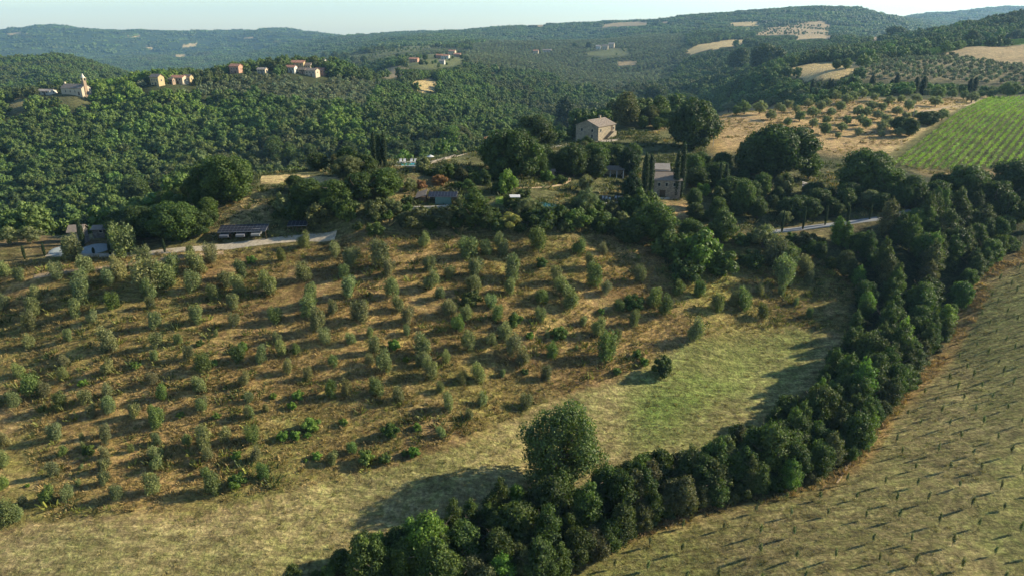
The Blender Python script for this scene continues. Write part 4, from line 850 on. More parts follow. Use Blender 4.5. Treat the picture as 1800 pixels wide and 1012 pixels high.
# ------------------------------------------------------------------ dry weeds, tussocks and litter on the near ground
def tuft_me(seed, n, rad, h, lean):
    r = np.random.default_rng(seed); an = r.uniform(0, 6.28, n); d = r.uniform(0, rad, n); p = np.stack([np.cos(an) * d, np.sin(an) * d, np.zeros(n)], 1)
    up = np.stack([np.cos(an) * lean, np.sin(an) * lean, np.ones(n)], 1) + r.normal(size=(n, 3)) * .25; up /= np.linalg.norm(up, axis=1)[:, None]
    hh = h * r.uniform(.5, 1.15, (n, 1)); sd_ = np.cross(up, unit(n, r)); sd_ /= np.linalg.norm(sd_, axis=1)[:, None]; wd = rad * r.uniform(.10, .2, (n, 1))
    V = np.stack([p - sd_ * wd * .5, p + sd_ * wd * .5, p + up * hh + sd_ * wd * .6, p + up * hh - sd_ * wd * .35], 1).reshape(-1, 3)
    return V, np.arange(n * 4).reshape(-1, 4), np.zeros((0, 3), int), np.repeat(r.uniform(.1, .9, n), 4)
COLT = bpy.data.collections.new("weed_tufts")
for s in range(4): COLT.objects.link(inst_ob("tuft_%d" % s, crown_me("tuft", *tuft_me(400 + s, 26, .34, .34, .7), LEAFI)))
PO = [WP[i] for i, z in enumerate(ZONES) if z[0] == "orchard"]; PM = [WP[i] for i, z in enumerate(ZONES) if z[0] == "meadow"]; PFs = [WP[i] for i, z in enumerate(ZONES) if z[0] in ("field",)]; PSs = [WP[i] for i, z in enumerate(ZONES) if z[3][0] in ((1440,850), (1700,480))]
def tufts(name, Ps, y0, y1, step, s0, s1, cols, thr, seed, extra=None, amax=.82):
    X, Y = scatter(y0, y1, step, lambda X, Y, a, s: in_any(a, s, Ps) & (fbm(X, Y, 7, 3, seed) > thr) & (extra(X, Y) if extra else True), seed, .5, amax)
    r = np.random.default_rng(seed); n = len(X); print(name, n); S = r.uniform(s0, s1, (n, 1)) * np.ones((1, 3)); S[:, 2] *= r.uniform(.6, 1.3, n)
    Rt = np.zeros((n, 3)); Rt[:, 2] = r.uniform(0, 6.28, n); ci = r.integers(0, len(cols), n); m_ = smooth(fbm(X, Y, 9, 3, seed + 50), -.2, .3); ci = np.where(r.random(n) < m_, ci, 0)
    instancer(name, np.stack([X, Y, zat(X, Y) - .03], 1), S, Rt, np.array(cols)[ci] * r.uniform(.7, 1.3, (n, 1)), COLT, 4)
STR, RUST, WEED, LIME = (.29, .215, .09), (.19, .12, .05), (.12, .13, .035), (.19, .205, .045)
tufts("dry_weeds", PO, 66, 150, .85, .6, 1.6, [STR, RUST, WEED, STR, WEED, (.25, .20, .08), LIME], -.25, 501)
tufts("green_weeds", PO, 66, 150, 1.9, 1.0, 3.0, [WEED, LIME, (.06, .08, .026), (.05, .07, .02)], .04, 511)
tufts("meadow_grass", PM, 50, 150, 1.3, .35, .9, [(.30, .25, .11), (.19, .19, .06), (.24, .20, .09)], -.2, 521)
tufts("field_grass", PFs, 50, 190, 1.5, .35, .85, [(.23, .19, .08), (.14, .155, .045), (.2, .17, .075)], -.2, 531)
tufts("field_edge_weeds", PSs, 50, 190, .9, .7, 1.8, [(.34, .22, .10), RUST, WEED, STR], -.4, 541)
PE = [WP[i] for i, z in enumerate(ZONES) if z[0] in ("estate",)]
tufts("estate_ground_cover", PE, 120, 260, 1.7, 1.0, 3.2, [(.07, .085, .03), WEED, STR, (.05, .075, .024)], -.2, 551, lambda X, Y: ~in_any(X / Y, np.log(Y), [WP[i] for i, z in enumerate(ZONES) if z[0] in ("gold", "lawn", "dry")]))
PG = [WP[i] for i, z in enumerate(ZONES) if z[0] in ("grove", "strip", "bank")]
tufts("grove_dry_grass", PG, 130, 360, 2.2, .8, 2.2, [STR, WEED, RUST], -.1, 561)
# ------------------------------------------------------------------ building helpers
class MB:
    def __init__(s): s.v = []; s.f = []
    def box(s, x0, x1, y0, y1, z0, z1):
        o = len(s.v); s.v += [(x0,y0,z0),(x1,y0,z0),(x1,y1,z0),(x0,y1,z0),(x0,y0,z1),(x1,y0,z1),(x1,y1,z1),(x0,y1,z1)]
        s.f += [tuple(o + i for i in q) for q in ((0,3,2,1),(4,5,6,7),(0,1,5,4),(1,2,6,5),(2,3,7,6),(3,0,4,7))]; return s
    def slab(s, quad, th):
        """thick sheet over four corners"""
        o = len(s.v); s.v += [tuple(q) for q in quad] + [(q[0], q[1], q[2] - th) for q in quad]
        s.f += [tuple(o + i for i in q) for q in ((0,1,2,3),(7,6,5,4),(0,4,5,1),(1,5,6,2),(2,6,7,3),(3,7,4,0))]; return s
    def poly(s, pts): o = len(s.v); s.v += pts; s.f.append(tuple(range(o, o + len(pts)))); return s
    def cyl(s, x, y, z0, z1, r0, r1, k=10):
        o = len(s.v)
        for z, r in ((z0, r0), (z1, r1)): s.v += [(x + r * math.cos(6.2832 * i / k), y + r * math.sin(6.2832 * i / k), z) for i in range(k)]
        s.f += [(o + i, o + (i + 1) % k, o + k + (i + 1) % k, o + k + i) for i in range(k)] + [tuple(o + k + i for i in range(k)), tuple(o + k - 1 - i for i in range(k))]; return s
    def me(s, name, mat, bevel=0):
        m = bpy.data.meshes.new(name); m.from_pydata(s.v, [], s.f); m.materials.append(mat); m.update(); return m
def part(name, mb, mat, parent, **kw): return link(name, mb.me(name, mat), parent, **kw)
def thing(name, label, cat, loc, rz=0, group=None):
    e = bpy.data.objects.new(name, None); C.objects.link(e); e.location = loc; e.rotation_euler = (0, 0, R(rz)); e["label"] = label; e["category"] = cat
    if group: e["group"] = group
    return e
def stone_mat(name, c1, c2, scale=2.6):
    m, n, p, out = newmat(name); tc = N(n, "ShaderNodeTexCoord"); vo = N(n, "ShaderNodeTexVoronoi"); mp = N(n, "ShaderNodeMapping"); mp.inputs["Scale"].default_value = (1, 1, 1.8)
    n.links.new(tc.outputs["Object"], mp.inputs[0]); n.links.new(mp.outputs[0], vo.inputs["Vector"]); vo.inputs["Scale"].default_value = scale
    f = noise(n, tc.outputs["Object"], 1.2, 5); c = mixc(n, ramp(n, vo.outputs["Color"], [(.2, 0.0), (.8, 1.0)]), c1, c2); c = mixc(n, 1.0, c, ramp(n, f, [(.3, .7), (.7, 1.2)]), 'MULTIPLY')
    n.links.new(c, p.inputs["Base Color"]); p.inputs["Roughness"].default_value = .92
    bu = N(n, "ShaderNodeBump"); bu.inputs["Strength"].default_value = .5; bu.inputs["Distance"].default_value = .05; n.links.new(vo.outputs["Distance"], bu.inputs["Height"]); n.links.new(bu.outputs[0], p.inputs["Normal"]); return m
def tile_mat(name, c1, c2):
    m, n, p, out = newmat(name); tc = N(n, "ShaderNodeTexCoord"); wv = N(n, "ShaderNodeTexWave"); wv.inputs["Scale"].default_value = 1.4; wv.inputs["Distortion"].default_value = .6; n.links.new(tc.outputs["Object"], wv.inputs["Vector"])
    f = noise(n, tc.outputs["Object"], 2.4, 6, .7); c = mixc(n, ramp(n, f, [(.35, 0.0), (.65, 1.0)]), c1, c2); c = mixc(n, .5, c, ramp(n, wv.outputs["Color"], [(0, .6), (1, 1.15)]), 'MULTIPLY')
    n.links.new(c, p.inputs["Base Color"]); p.inputs["Roughness"].default_value = .85; bu = N(n, "ShaderNodeBump"); bu.inputs["Strength"].default_value = .6; bu.inputs["Distance"].default_value = .06
    n.links.new(wv.outputs["Fac"], bu.inputs["Height"]); n.links.new(bu.outputs[0], p.inputs["Normal"]); return m
STONE = stone_mat("stone_wall", (.34, .27, .18), (.20, .16, .115)); STONEW = stone_mat("warm_stone", (.32, .262, .172), (.21, .175, .118)); STONED = stone_mat("grey_stone", (.24, .21, .17), (.14, .12, .10))
PLAST = {k: simple("plaster_" + k, tuple(q * .82 for q in c), .9, 1.2, .12) for k, c in {"ochre": (.52, .40, .21), "white": (.66, .62, .52), "pink": (.52, .29, .19), "cream": (.56, .46, .32), "brown": (.34, .24, .16)}.items()}
TILE = tile_mat("weathered_roof_tiles", (.25, .195, .145), (.165, .135, .105)); TILER = tile_mat("terracotta_roof_tiles", (.44, .20, .115), (.34, .165, .10)); TILEG = tile_mat("grey_roof_tiles", (.34, .30, .25), (.25, .21, .17))
GLASS = simple("window_glass", (.02, .025, .03), .12, spec=.6); WOOD = simple("dark_wood", (.09, .055, .03), .7, 5, .3); WHITE = simple("white_paint", (.55, .55, .53), .5); GRAVEL = simple("pale_gravel", (.37, .31, .22), .95, 2.2, .35); CONC = simple("pale_stone_coping", (.46, .42, .34), .9, 4, .2)
PANEL_F = simple("panel_frame", (.16, .16, .165), .6); PANEL = simple("solar_cell", (.014, .016, .024), .45, spec=.25); METAL = simple("dull_metal", (.18, .18, .18), .5, metal=.5); CANV = simple("white_canvas", (.5, .49, .46), .8); TYRE = simple("tyre", (.02, .02, .02), .8)
YARD = simple("shade_toned_gravel", (.25, .28, .27), .95, 3.0, .2); DIRT = simple("dirt_track", (.34, .245, .14), .95, 2.0, .3)  # yard gravel toned down: shade of the trees is put into its colour
def house(name, label, x, y, z, rz, L, D, H, rise, wall, roof, wins=(), door=None, chimney=None, cat="house", group=None, over=.35, parent_e=None):
    e = parent_e or thing(name, label, cat, (x, y, z), rz, group); l, d = L / 2, D / 2
    w = MB(); o = [(-l,-d,-1.5),(l,-d,-1.5),(l,d,-1.5),(-l,d,-1.5),(-l,-d,H),(l,-d,H),(l,d,H),(-l,d,H),(-l,0,H+rise),(l,0,H+rise)]; w.v = o
    w.f = [(0,1,5,4),(2,3,7,6),(1,2,6,9,5),(3,0,4,8,7),(4,5,9,8),(6,7,8,9)]; part("wall", w, wall, e)
    k = rise / d; r = MB(); zt = H + rise + .12; ze = H - k * over + .12
    r.slab([(-l-over,-d-over,ze),(l+over,-d-over,ze),(l+over,0,zt),(-l-over,0,zt)], .11); ro = part("roof", r, roof, e)
    r2 = MB(); r2.slab([(l+over,d+over,ze),(-l-over,d+over,ze),(-l-over,.003,zt),(l+over,.003,zt)], .11); b = r2; ro.data = MB.me(_join(r, b), "roof", roof)
    if chimney: part("chimney", MB().box(chimney - .3, chimney + .3, -.3, .3, H + rise * .4, H + rise + .9).box(chimney - .38, chimney + .38, -.38, .38, H + rise + .9, H + rise + 1.02), wall, ro)
    for sd_, u, zz, ww, hh in wins: _opening("window", sd_, u, zz, ww, hh, l, d, e)
    if door: _opening("door", *door, l, d, e)
    return e
def _join(a, b):
    m = MB(); m.v = a.v + b.v; n = len(a.v); m.f = a.f + [tuple(i + n for i in f) for f in b.f]; return m
def _opening(nm, sd_, u, zz, ww, hh, l, d, e):
    fr = MB(); pn = MB(); t = .08
    def bx(m, a0, a1, b0, b1, z0, z1):
        if sd_ == 0: m.box(a0, a1, -d - b1, -d - b0, z0, z1)
        elif sd_ == 2: m.box(a0, a1, d + b0, d + b1, z0, z1)
        elif sd_ == 1: m.box(l + b0, l + b1, a0, a1, z0, z1)
        else: m.box(-l - b1, -l - b0, a0, a1, z0, z1)
    bx(fr, u - ww/2 - t, u - ww/2, -.02, .05, zz, zz + hh); bx(fr, u + ww/2, u + ww/2 + t, -.02, .05, zz, zz + hh); bx(fr, u - ww/2 - t, u + ww/2 + t, -.02, .05, zz + hh, zz + hh + t); bx(fr, u - ww/2 - .12, u + ww/2 + .12, -.02, .09, zz - .08, zz)
    bx(pn, u - ww/2 + .003, u + ww/2 - .003, -.02, .012, zz + .003, zz + hh - .003)
    f = part(nm, fr, CONC if nm == "window" else WOOD, e); part("pane" if nm == "window" else "panel", pn, GLASS if nm == "window" else WOOD, f)

# ------------------------------------------------------------------ roads, yards, tracks
def strip(name, pl, width, mat, lift=.07, kind='structure', ends=None):
    w = np.array([hit(*p)[:2] for p in pl]); seg = np.r_[0, np.cumsum(np.linalg.norm(np.diff(w, axis=0), axis=1))]; T = np.arange(0, seg[-1], .6)
    X = np.interp(T, seg, w[:, 0]); Y = np.interp(T, seg, w[:, 1])
    for _ in range(14): X[1:-1] = (X[:-2] + X[1:-1] + X[2:]) / 3; Y[1:-1] = (Y[:-2] + Y[1:-1] + Y[2:]) / 3
    dx = np.gradient(X); dy = np.gradient(Y); L_ = np.hypot(dx, dy); nx, ny = -dy / L_, dx / L_; K = 7; V = []
    zc = zat(X, Y)
    for i in range(len(X)):
        for j in range(K):
            q = (j / (K - 1) - .5) * width * (1 + (.12 * (vnoise(T[i] / 2.5, j * 5.1, 3) - .5) if j in (0, K - 1) else 0)); x, y = X[i] + nx[i] * q, Y[i] + ny[i] * q
            V.append((x, y, max(float(zat(x, y)), zc[i] - .25) + lift + (-.5 if j in (0, K - 1) else 0)))
    n = len(X); F_ = [(i * K + j, i * K + j + 1, (i + 1) * K + j + 1, (i + 1) * K + j) for i in range(n - 1) for j in range(K - 1)]
    return link(name, mesh_np(name, V, F_, mat), kind=kind)
strip("gravel_road", [(84,447),(120,449),(160,449),(200,448),(260,446),(330,439),(385,434),(440,428),(500,421),(545,416),(594,412)], 2.6, GRAVEL)
strip("gravel_road", [(1335,411),(1400,403),(1470,394),(1540,385),(1585,377),(1604,371)], 2.7, simple("worn_asphalt", (.25, .25, .24), .9, 3, .15))
strip("gravel_drive", [(940,268),(975,259),(1005,250),(1040,250),(1092,244)], 2.6, GRAVEL)
strip("gravel_drive", [(762,287),(782,280),(805,274),(835,268),(864,264)], 1.8, GRAVEL)
strip("garden_path", [(906,330),(935,331),(965,329),(990,324),(1004,317),(1000,310),(985,307)], 1.1, DIRT)
strip("dirt_track", [(60,487),(120,478),(200,468),(260,460),(330,451),(395,444)], 1.7, DIRT)
strip("dirt_track", [(1258,214),(1300,206),(1360,222)], 1.2, DIRT)
strip("footpath", [(1470,849),(1484,828),(1500,806),(1516,784),(1534,757),(1552,728),(1570,706)], .4, DIRT, .05)
strip("dirt_track", [(1610,200),(1650,192),(1700,186),(1742,172)], 2.6, DIRT)
def yard(name, cx, cy, rx, ry, mat, sd_=1, lift=.12, kind='structure'):
    x, y, z = hit(cx, cy); V = [(x, y, float(zat(x, y)) + lift)]; K = 40; F_ = []
    for r_ in (.25, .5, .75, 1.0):
        for i in range(K):
            an = 6.2832 * i / K; q = r_ * (1 + .18 * (vnoise(math.cos(an) * 2 + 9, math.sin(an) * 2 + 9, sd_) - .5)); a, b = x + math.cos(an) * rx * q, y + math.sin(an) * ry * q; V.append((a, b, float(zat(a, b)) + (lift if r_ < 1 else -.2)))
    T = [(0, 1 + i, 1 + (i + 1) % K) for i in range(K)]
    for q in range(3): 
        for i in range(K): a = 1 + q * K; T += [(a + i, a + K + i, a + K + (i + 1) % K), (a + i, a + K + (i + 1) % K, a + (i + 1) % K)]
    return link(name, mesh_np(name, V, T, mat), kind=kind)
yard("gravel_yard", 108, 441, 2.6, 2.8, YARD, 1); yard("gravel_yard", 168, 437, 2.8, 4.4, YARD, 2)
yard("gravel_terrace", 1064, 248, 5, 3.0, GRAVEL, 3); yard("pond", 975, 364, 4.2, 2.2, simple("pond_water", (.015, .06, .045), .08, spec=.8), 4, .1)

# ------------------------------------------------------------------ the estate's buildings
x, y, z = hitw(1049, 249, 249)
fh = house("farmhouse", "stone farmhouse with tiled roof and outside stair on the rise", x, y + 5, z + .1, 50, 11, 9.6, 4.9, 1.9, STONEW, TILE, [(3, -2.2, 2.9, .8, 1.0), (3, 2.2, 2.9, .8, 1.0), (3, -2.2, .9, .8, 1.1), (0, -4, 3.0, .8, 1.0), (0, 4.4, 3.1, .8, .9)], (0, 3.2, 2.7, 1.0, 2.0), 2.5, "farmhouse")
st = MB()
for i in range(14): st.box(-2.6 + i * .36, -2.6 + (i + 1) * .36, -6.3, -4.803, -1, .2 + i * .18)
st.box(-2.6 + 14 * .36, 4.2, -6.3, -4.803, -1, 2.66); part("stair", st, STONEW, fh)
x, y, z = hitw(1168, 345, 176)
sh = house("stone_house", "two-storey stone house with tiled roof between tall cypresses", x + .3, y + 3.2, z + .1, -6, 8, 6, 4.7, 1.4, STONE, TILE, [(0, -1.5, 3.1, .6, .85), (0, .4, 3.1, .6, .85), (0, 2.4, 3.1, .6, .85), (0, -2.4, .9, .6, .8)], (0, -.5, 0, 1.3, 2.0), None, "stone house")
up = MB().box(-3.6, 1.6, 3.3, 8.6, -1, 6.2); part("upper_wing", up, STONE, sh)
ur = MB().slab([(-3.9, 3.05, 5.9), (1.9, 3.05, 5.9), (1.9, 6, 7.4), (-3.9, 6, 7.4)], .12); ur2 = MB().slab([(1.9, 8.9, 5.9), (-3.9, 8.9, 5.9), (-3.9, 6.003, 7.4), (1.9, 6.003, 7.4)], .12); part("upper_roof", _join(ur, ur2), TILEG, sh); part("chimney", MB().box(-2.6, -2.0, 5.7, 6.3, 6.5, 8.3), STONE, sh)
x, y, z = hitw(866, 262, 206)
house("cottage", "small cottage with reddish tiled roof at the end of the pool drive", x, y + 2.2, z + .1, 18, 4.6, 4.2, 2.6, 1.2, PLAST["cream"], TILER, [(0, -1, 1.1, .6, .8)], (0, .9, 0, .9, 1.9), 1.2, "cottage")
x, y, z = hit(133, 429)
house("gatehouse", "small stone gatehouse with brown tiled roof by the gravel yards", x, y + 1.6, z + .1, 12, 2.4, 3.2, 2.5, .9, STONED, TILE, [(0, 0, 1.2, .5, .7)], None, None, "gatehouse")
x, y, z = hit(174, 420)
house("outbuilding", "low grey-roofed outbuilding behind the gatehouse cypress", x, y + 2.4, z + .1, 5, 3.4, 3.0, 1.7, .5, STONED, TILE, [(0, 0, 1.0, .6, .6)], None, None, "outbuilding")  # darker tiles here: tree shade over this roof is put into its colour
x, y, z = hit(967, 310)
house("garden_shed", "little brown garden shed at the top of the curved path", x, y + .6, z + .05, 0, 2.2, 1.4, 1.3, .35, PLAST["brown"], TILE, [], (0, 0, 0, .7, 1.15), None, "shed")
def sphere_frame(t): return t
def flat_roof(name, label, cat, px, py, L, D, H, tilt, matr, rz, posts, extra=None, yo=1.0, th=.12):
    x, y, z = hit(px, py); e = thing(name, label, cat, (x, y + yo, z), rz); l, d = L / 2, D / 2
    part("roof", MB().slab([(-l,-d,H),(l,-d,H),(l,d,H + tilt),(-l,d,H + tilt)], th), matr, e)
    for i in range(posts):
        for yy, hh in ((-d + .15, H), (d - .15, H + tilt)):
            xx = -l + .15 + (L - .3) * i / (posts - 1); part("post", MB().box(xx - .07, xx + .07, yy - .07, yy + .07, -.6, hh - th), WOOD, e)
    return e
lg = flat_roof("loggia", "open loggia with tiled roof and pale columns left of the dark cypresses", "loggia", 1078, 312, 6.2, 3, 2.1, .7, TILE, 0, 2)
for i in range(4): part("column", MB().cyl(-2.7 + i * 1.8, -1.2, -.3, 1.95, .14, .12), WHITE, lg)
part("back_wall", MB().box(-3, 3, 1.37, 1.5, -.4, 2.6), PLAST["cream"], lg)
sr = flat_roof("sun_canopy", "long flat dark sun canopy behind the pool", "canopy", 709, 282, 6.4, 2.6, 2.1, .05, METAL, 0, 4)
def solar(name, label, px, py, L, D, H, tilt, rz, nx_, ny_, cat, yo=1.4, wall=True):
    x, y, z = hit(px, py); e = thing(name, label, cat, (x, y + yo, z), rz); l, d = L / 2, D / 2
    part("roof_frame", MB().slab([(-l,-d,H),(l,-d,H),(l,d,H + tilt),(-l,d,H + tilt)], .1), PANEL_F, e)
    for i in range(nx_):
        for j in range(ny_):
            x0 = -l + L * (i + .05) / nx_; x1 = -l + L * (i + .95) / nx_; y0 = -d + D * (j + .06) / ny_; y1 = -d + D * (j + .94) / ny_; f = lambda yy: H + tilt * (yy + d) / D
            part("solar_panel", MB().slab([(x0,y0,f(y0)+.03),(x1,y0,f(y0)+.03),(x1,y1,f(y1)+.03),(x0,y1,f(y1)+.03)], .024), PANEL, e)
    for i in range(5):
        xx = -l + .12 + (L - .24) * i / 4; part("post", MB().box(xx - .06, xx + .06, -d + .1, -d + .22, -.8, H - .1), WOOD, e)
    if wall: part("back_wall", MB().box(-l + .1, l - .1, d - .3, d - .12, -.8, H + tilt - .16), STONED, e)
    return e
cp = solar("solar_carport", "long carport roofed with a dark solar panel grid beside the white road", 424, 424, 9.6, 3.4, 1.9, .62, 6, 13, 3, "carport", 2.0)
solar("solar_carport", "overgrown dark panel roof at the right end beyond the carport", 521, 412, 4.0, 2.4, 1.7, .5, 6, 5, 3, "carport", 1.6)
ss = solar("solar_shed", "garden shed with a gridded solar roof above the pale walled path", 778, 361, 6.4, 2.4, 1.9, .6, -2, 9, 3, "shed", 1.4)
part("glass_front", MB().box(-1.6, 2.0, -1.2, -1.15, .1, 1.7), simple("greenhouse_glass", (.12, .2, .17), .2, spec=.6), ss); part("side_roof", MB().slab([(-6, -1.6, 1.6), (-3.6, -1.5, 2.3), (-3.6, 1.5, 3.0), (-6, 1.4, 2.3)], .1), TILE, ss); part("side_wall", MB().box(-5.6, -3.62, -1.2, 1.2, -.5, 1.75), WOOD, ss)
def wallrun(name, label, p0, p1, h, th, mat=CONC, kindn="wall"):
    a = np.array(hit(*p0)); b = np.array(hit(*p1)); n_ = max(2, int(np.linalg.norm(b[:2] - a[:2]) / 1.2)); d = (b - a)[:2]; d /= np.linalg.norm(d); nx, ny = -d[1] * th / 2, d[0] * th / 2; V = []
    for i in range(n_ + 1):
        q = a[:2] + (b - a)[:2] * i / n_; zz = float(zat(*q)); V += [(q[0] - nx, q[1] - ny, zz - .5), (q[0] + nx, q[1] + ny, zz - .5), (q[0] + nx, q[1] + ny, zz + h), (q[0] - nx, q[1] - ny, zz + h)]
    F_ = [(i*4+j, (i+1)*4+j, (i+1)*4+(j+1)%4, i*4+(j+1)%4) for i in range(n_) for j in range(4)] + [(0,1,2,3), (n_*4+3, n_*4+2, n_*4+1, n_*4)]
    o = link(name, mesh_np(name, V, F_, mat, None, False)); o["label"] = label; o["category"] = "wall"; return o
wallrun("retaining_wall", "low pale retaining wall along the path under the solar shed", (692,367), (790,364), .5, .5)
wallrun("garden_wall", "pale low wall edging the dining terrace", (1030,362), (1102,356), .35, .4)
wallrun("garden_wall", "whitish low wall below the dark pond", (943,378), (990,376), .8, .35)
wallrun("garden_wall", "short pale wall in front of the stone house's door", (1150,350), (1182,350), .4, .35)
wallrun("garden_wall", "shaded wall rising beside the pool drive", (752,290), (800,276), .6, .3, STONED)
# ruin roof above the right road
x, y, z = hit(1432, 343); rr = thing("ruined_shed", "broken pale sloping roof among dark trees above the right road", "shed", (x, y + 1, z), -22)
part("roof", MB().slab([(-3.2,-1.8,2.3),(3.4,-1.8,1.0),(3.4,1.4,1.5),(-3.2,1.4,3.1)], .12), TILEG, rr); part("ridge", MB().slab([(-3.3,-.3,3.2),(3.5,-.3,1.75),(3.5,.2,1.75),(-3.3,.2,3.2)], .15), CONC, rr); part("wall", MB().box(-3, 3, -1.5, 1.2, -.6, .95), STONED, rr)
# ------------------------------------------------------------------ pool, loungers, dining
x, y, z = hit(722, 291); pz = z + .25
pl = thing("swimming_pool", "turquoise rectangular swimming pool beside the three cypresses", "swimming pool", (x, y, pz), 2)
part("coping", _join(MB().box(-3.9, 3.9, -2.2, -1.8, -1.6, .06).box(-3.9, 3.9, 1.8, 3.6, -1.6, .06), MB().box(-3.9, -3.4, -1.8, 1.8, -1.6, .06).box(3.4, 4.6, -1.8, 1.8, -1.6, .06)), CONC, pl)
part("water", MB().box(-3.4, 3.4, -1.8, 1.8, -1.2, -.04), simple("pool_water", (.02, .42, .44), .06, spec=.6), pl)
def lounger(lx, ly, label):
    e = thing("sun_lounger", label, "sun lounger", (x + lx, y + ly, pz + .06), random.uniform(-8, 8), "white loungers behind the pool")
    part("seat", MB().box(-.32, .32, -.95, .3, .25, .33), CANV, e); part("backrest", MB().slab([(-.32,.3,.33),(.32,.3,.33),(.32,.85,.75),(-.32,.85,.75)], .06), CANV, e)
    for a in (-.27, .27):
        for b in (-.85, .4): part("leg", MB().box(a - .03, a + .03, b - .03, b + .03, 0, .25), METAL, e)
for i, lx in enumerate((-2.9, -1.9, -.2, .9, 2.2)): lounger(lx, 2.75, "white sun lounger behind the pool, %s from the left" % nth(i + 1))
def parasol(label, X0, Y0, Z0, r_, h):
    e = thing("parasol", label, "parasol", (X0, Y0, Z0)); part("pole", MB().cyl(0, 0, 0, h, .03, .03, 6), METAL, e); part("canopy", MB().cyl(0, 0, h - .45, h, r_, .05, 12), CANV, e)
parasol("white parasol at the right end of the pool", x + 4.9, y + 1.2, pz, 1.0, 2.2)
def chair(X0, Y0, rz, label):
    e = thing("garden_chair", label, "chair", (X0, Y0, float(zat(X0, Y0)) + .02), rz, "white chairs on the dining terrace")
    part("seat", MB().box(-.25, .25, -.25, .25, .42, .48), WHITE, e); part("backrest", MB().box(-.25, .25, .2, .25, .48, .95), WHITE, e)
    for a in (-.21, .21):
        for b in (-.21, .21): part("leg", MB().box(a - .025, a + .025, b - .025, b + .025, 0, .42), WHITE, e)
def table(X0, Y0, label):
    e = thing("garden_table", label, "table", (X0, Y0, float(zat(X0, Y0)) + .02)); part("tabletop", MB().box(-1.1, 1.1, -.45, .45, .7, .76), WOOD, e)
    for a in (-.95, .95):
        for b in (-.35, .35): part("leg", MB().box(a - .04, a + .04, b - .04, b + .04, 0, .7), WOOD, e)
for nm, px in (("left", 1065), ("right", 1087)):
    X0, Y0, _ = hit(px, 350); table(X0, Y0, "%s dark dining table with white chairs on the garden terrace" % nm)
    for i, (a, rz) in enumerate(((-.8, 180), (0, 180), (.8, 180))): chair(X0 + a, Y0 - .8, rz, "white chair on the near side of the %s dining table, %s of three" % (nm, ("left", "middle", "right")[i]))
X0, Y0, Z0 = hit(1117, 352); parasol("white parasol in front of the dark cypresses", X0, Y0, Z0, 1.0, 2.3); chair(X0 - .9, Y0 - .3, 90, "white chair left under the garden parasol"); chair(X0 + .9, Y0 - .3, -90, "white chair right under the garden parasol")
X0, Y0, Z0 = hit(905, 360); gz = thing("gazebo", "small white-covered gazebo over a table at the lawn's right end", "gazebo", (X0, Y0, Z0)); part("canopy", MB().slab([(-1.2,-.9,1.9),(1.2,-.9,1.9),(1.2,.9,2.1),(-1.2,.9,2.1)], .08), CANV, gz); part("tabletop", MB().box(-.8, .8, -.5, .5, .7, .77), WHITE, gz)
for a in (-1.1, 1.1):
    for b in (-.8, .8): part("post", MB().box(a - .04, a + .04, b - .04, b + .04, -.3, 1.85), METAL, gz)
# cars under the carport
def car(dx, col, label):
    X0, Y0, Z0 = hit(424, 424); c_ = math.cos(R(6)); X1 = X0 + dx * c_; Y1 = Y0 + 1.7 + dx * math.sin(R(6)); e = thing("parked_car", label, "car", (X1, Y1, float(zat(X1, Y1)) + .05), 96, "cars under the solar carport"); paint = simple("car_paint", col, .5, spec=.3)
    b = MB(); pr = [(-2.0,.35),(-2.05,.75),(-1.25,.92),(2.0,.95),(2.1,.4)]; rf = [(-1.2,.92),(-.5,1.4),(1.3,1.42),(1.95,.95)]
    def ext(m, pr, w_):
        n = len(pr); o = len(m.v); m.v += [(p[0], -w_, p[1]) for p in pr] + [(p[0], w_, p[1]) for p in pr]; m.f += [tuple(o + i for i in range(n)), tuple(o + 2 * n - 1 - i for i in range(n))] + [(o + i, o + n + i, o + n + (i + 1) % n, o + (i + 1) % n) for i in range(n)]; return m
    part("body", ext(b, pr, .85), paint, e); part("cabin", ext(MB(), rf, .72), GLASS, e); part("roof_panel", MB().box(-.5, 1.3, -.7, .7, 1.41, 1.46), paint, e)
    for a in (-1.3, 1.3):
        for bb in (-.82, .82):
            w_ = part("wheel", MB().cyl(0, 0, -.1, .1, .32, .32, 14), TYRE, e); w_.location = (a, bb, .32); w_.rotation_euler = (R(90), 0, 0)
car(-3.4, (.10, .11, .13), "dark grey parked car at the left of the carport"); car(-.2, (.16, .16, .17), "silver parked car in the middle of the carport"); car(2.8, (.2, .2, .19), "pale parked car at the right of the carport")
for px, py, ty, lb in ((1253,258,232,"thin grey pole right of the huge round oak"), (1604,212,186,"thin pole beside the black-green bush above the vineyard"), (1485,600,0,"")):
    if not ty: continue
    X0, Y0, Z0 = hit(px, py); h = ray(px, ty)[2] / ray(px, ty)[1] * Y0 - Z0; e = thing("utility_pole", lb, "pole", (X0, Y0, Z0)); part("pole", MB().cyl(0, 0, -.5, h, .11, .08, 8), simple("grey_pole", (.35, .34, .32), .8), e); part("crossarm", MB().box(-.6, .6, -.05, .05, h - .5, h - .38), METAL, e)

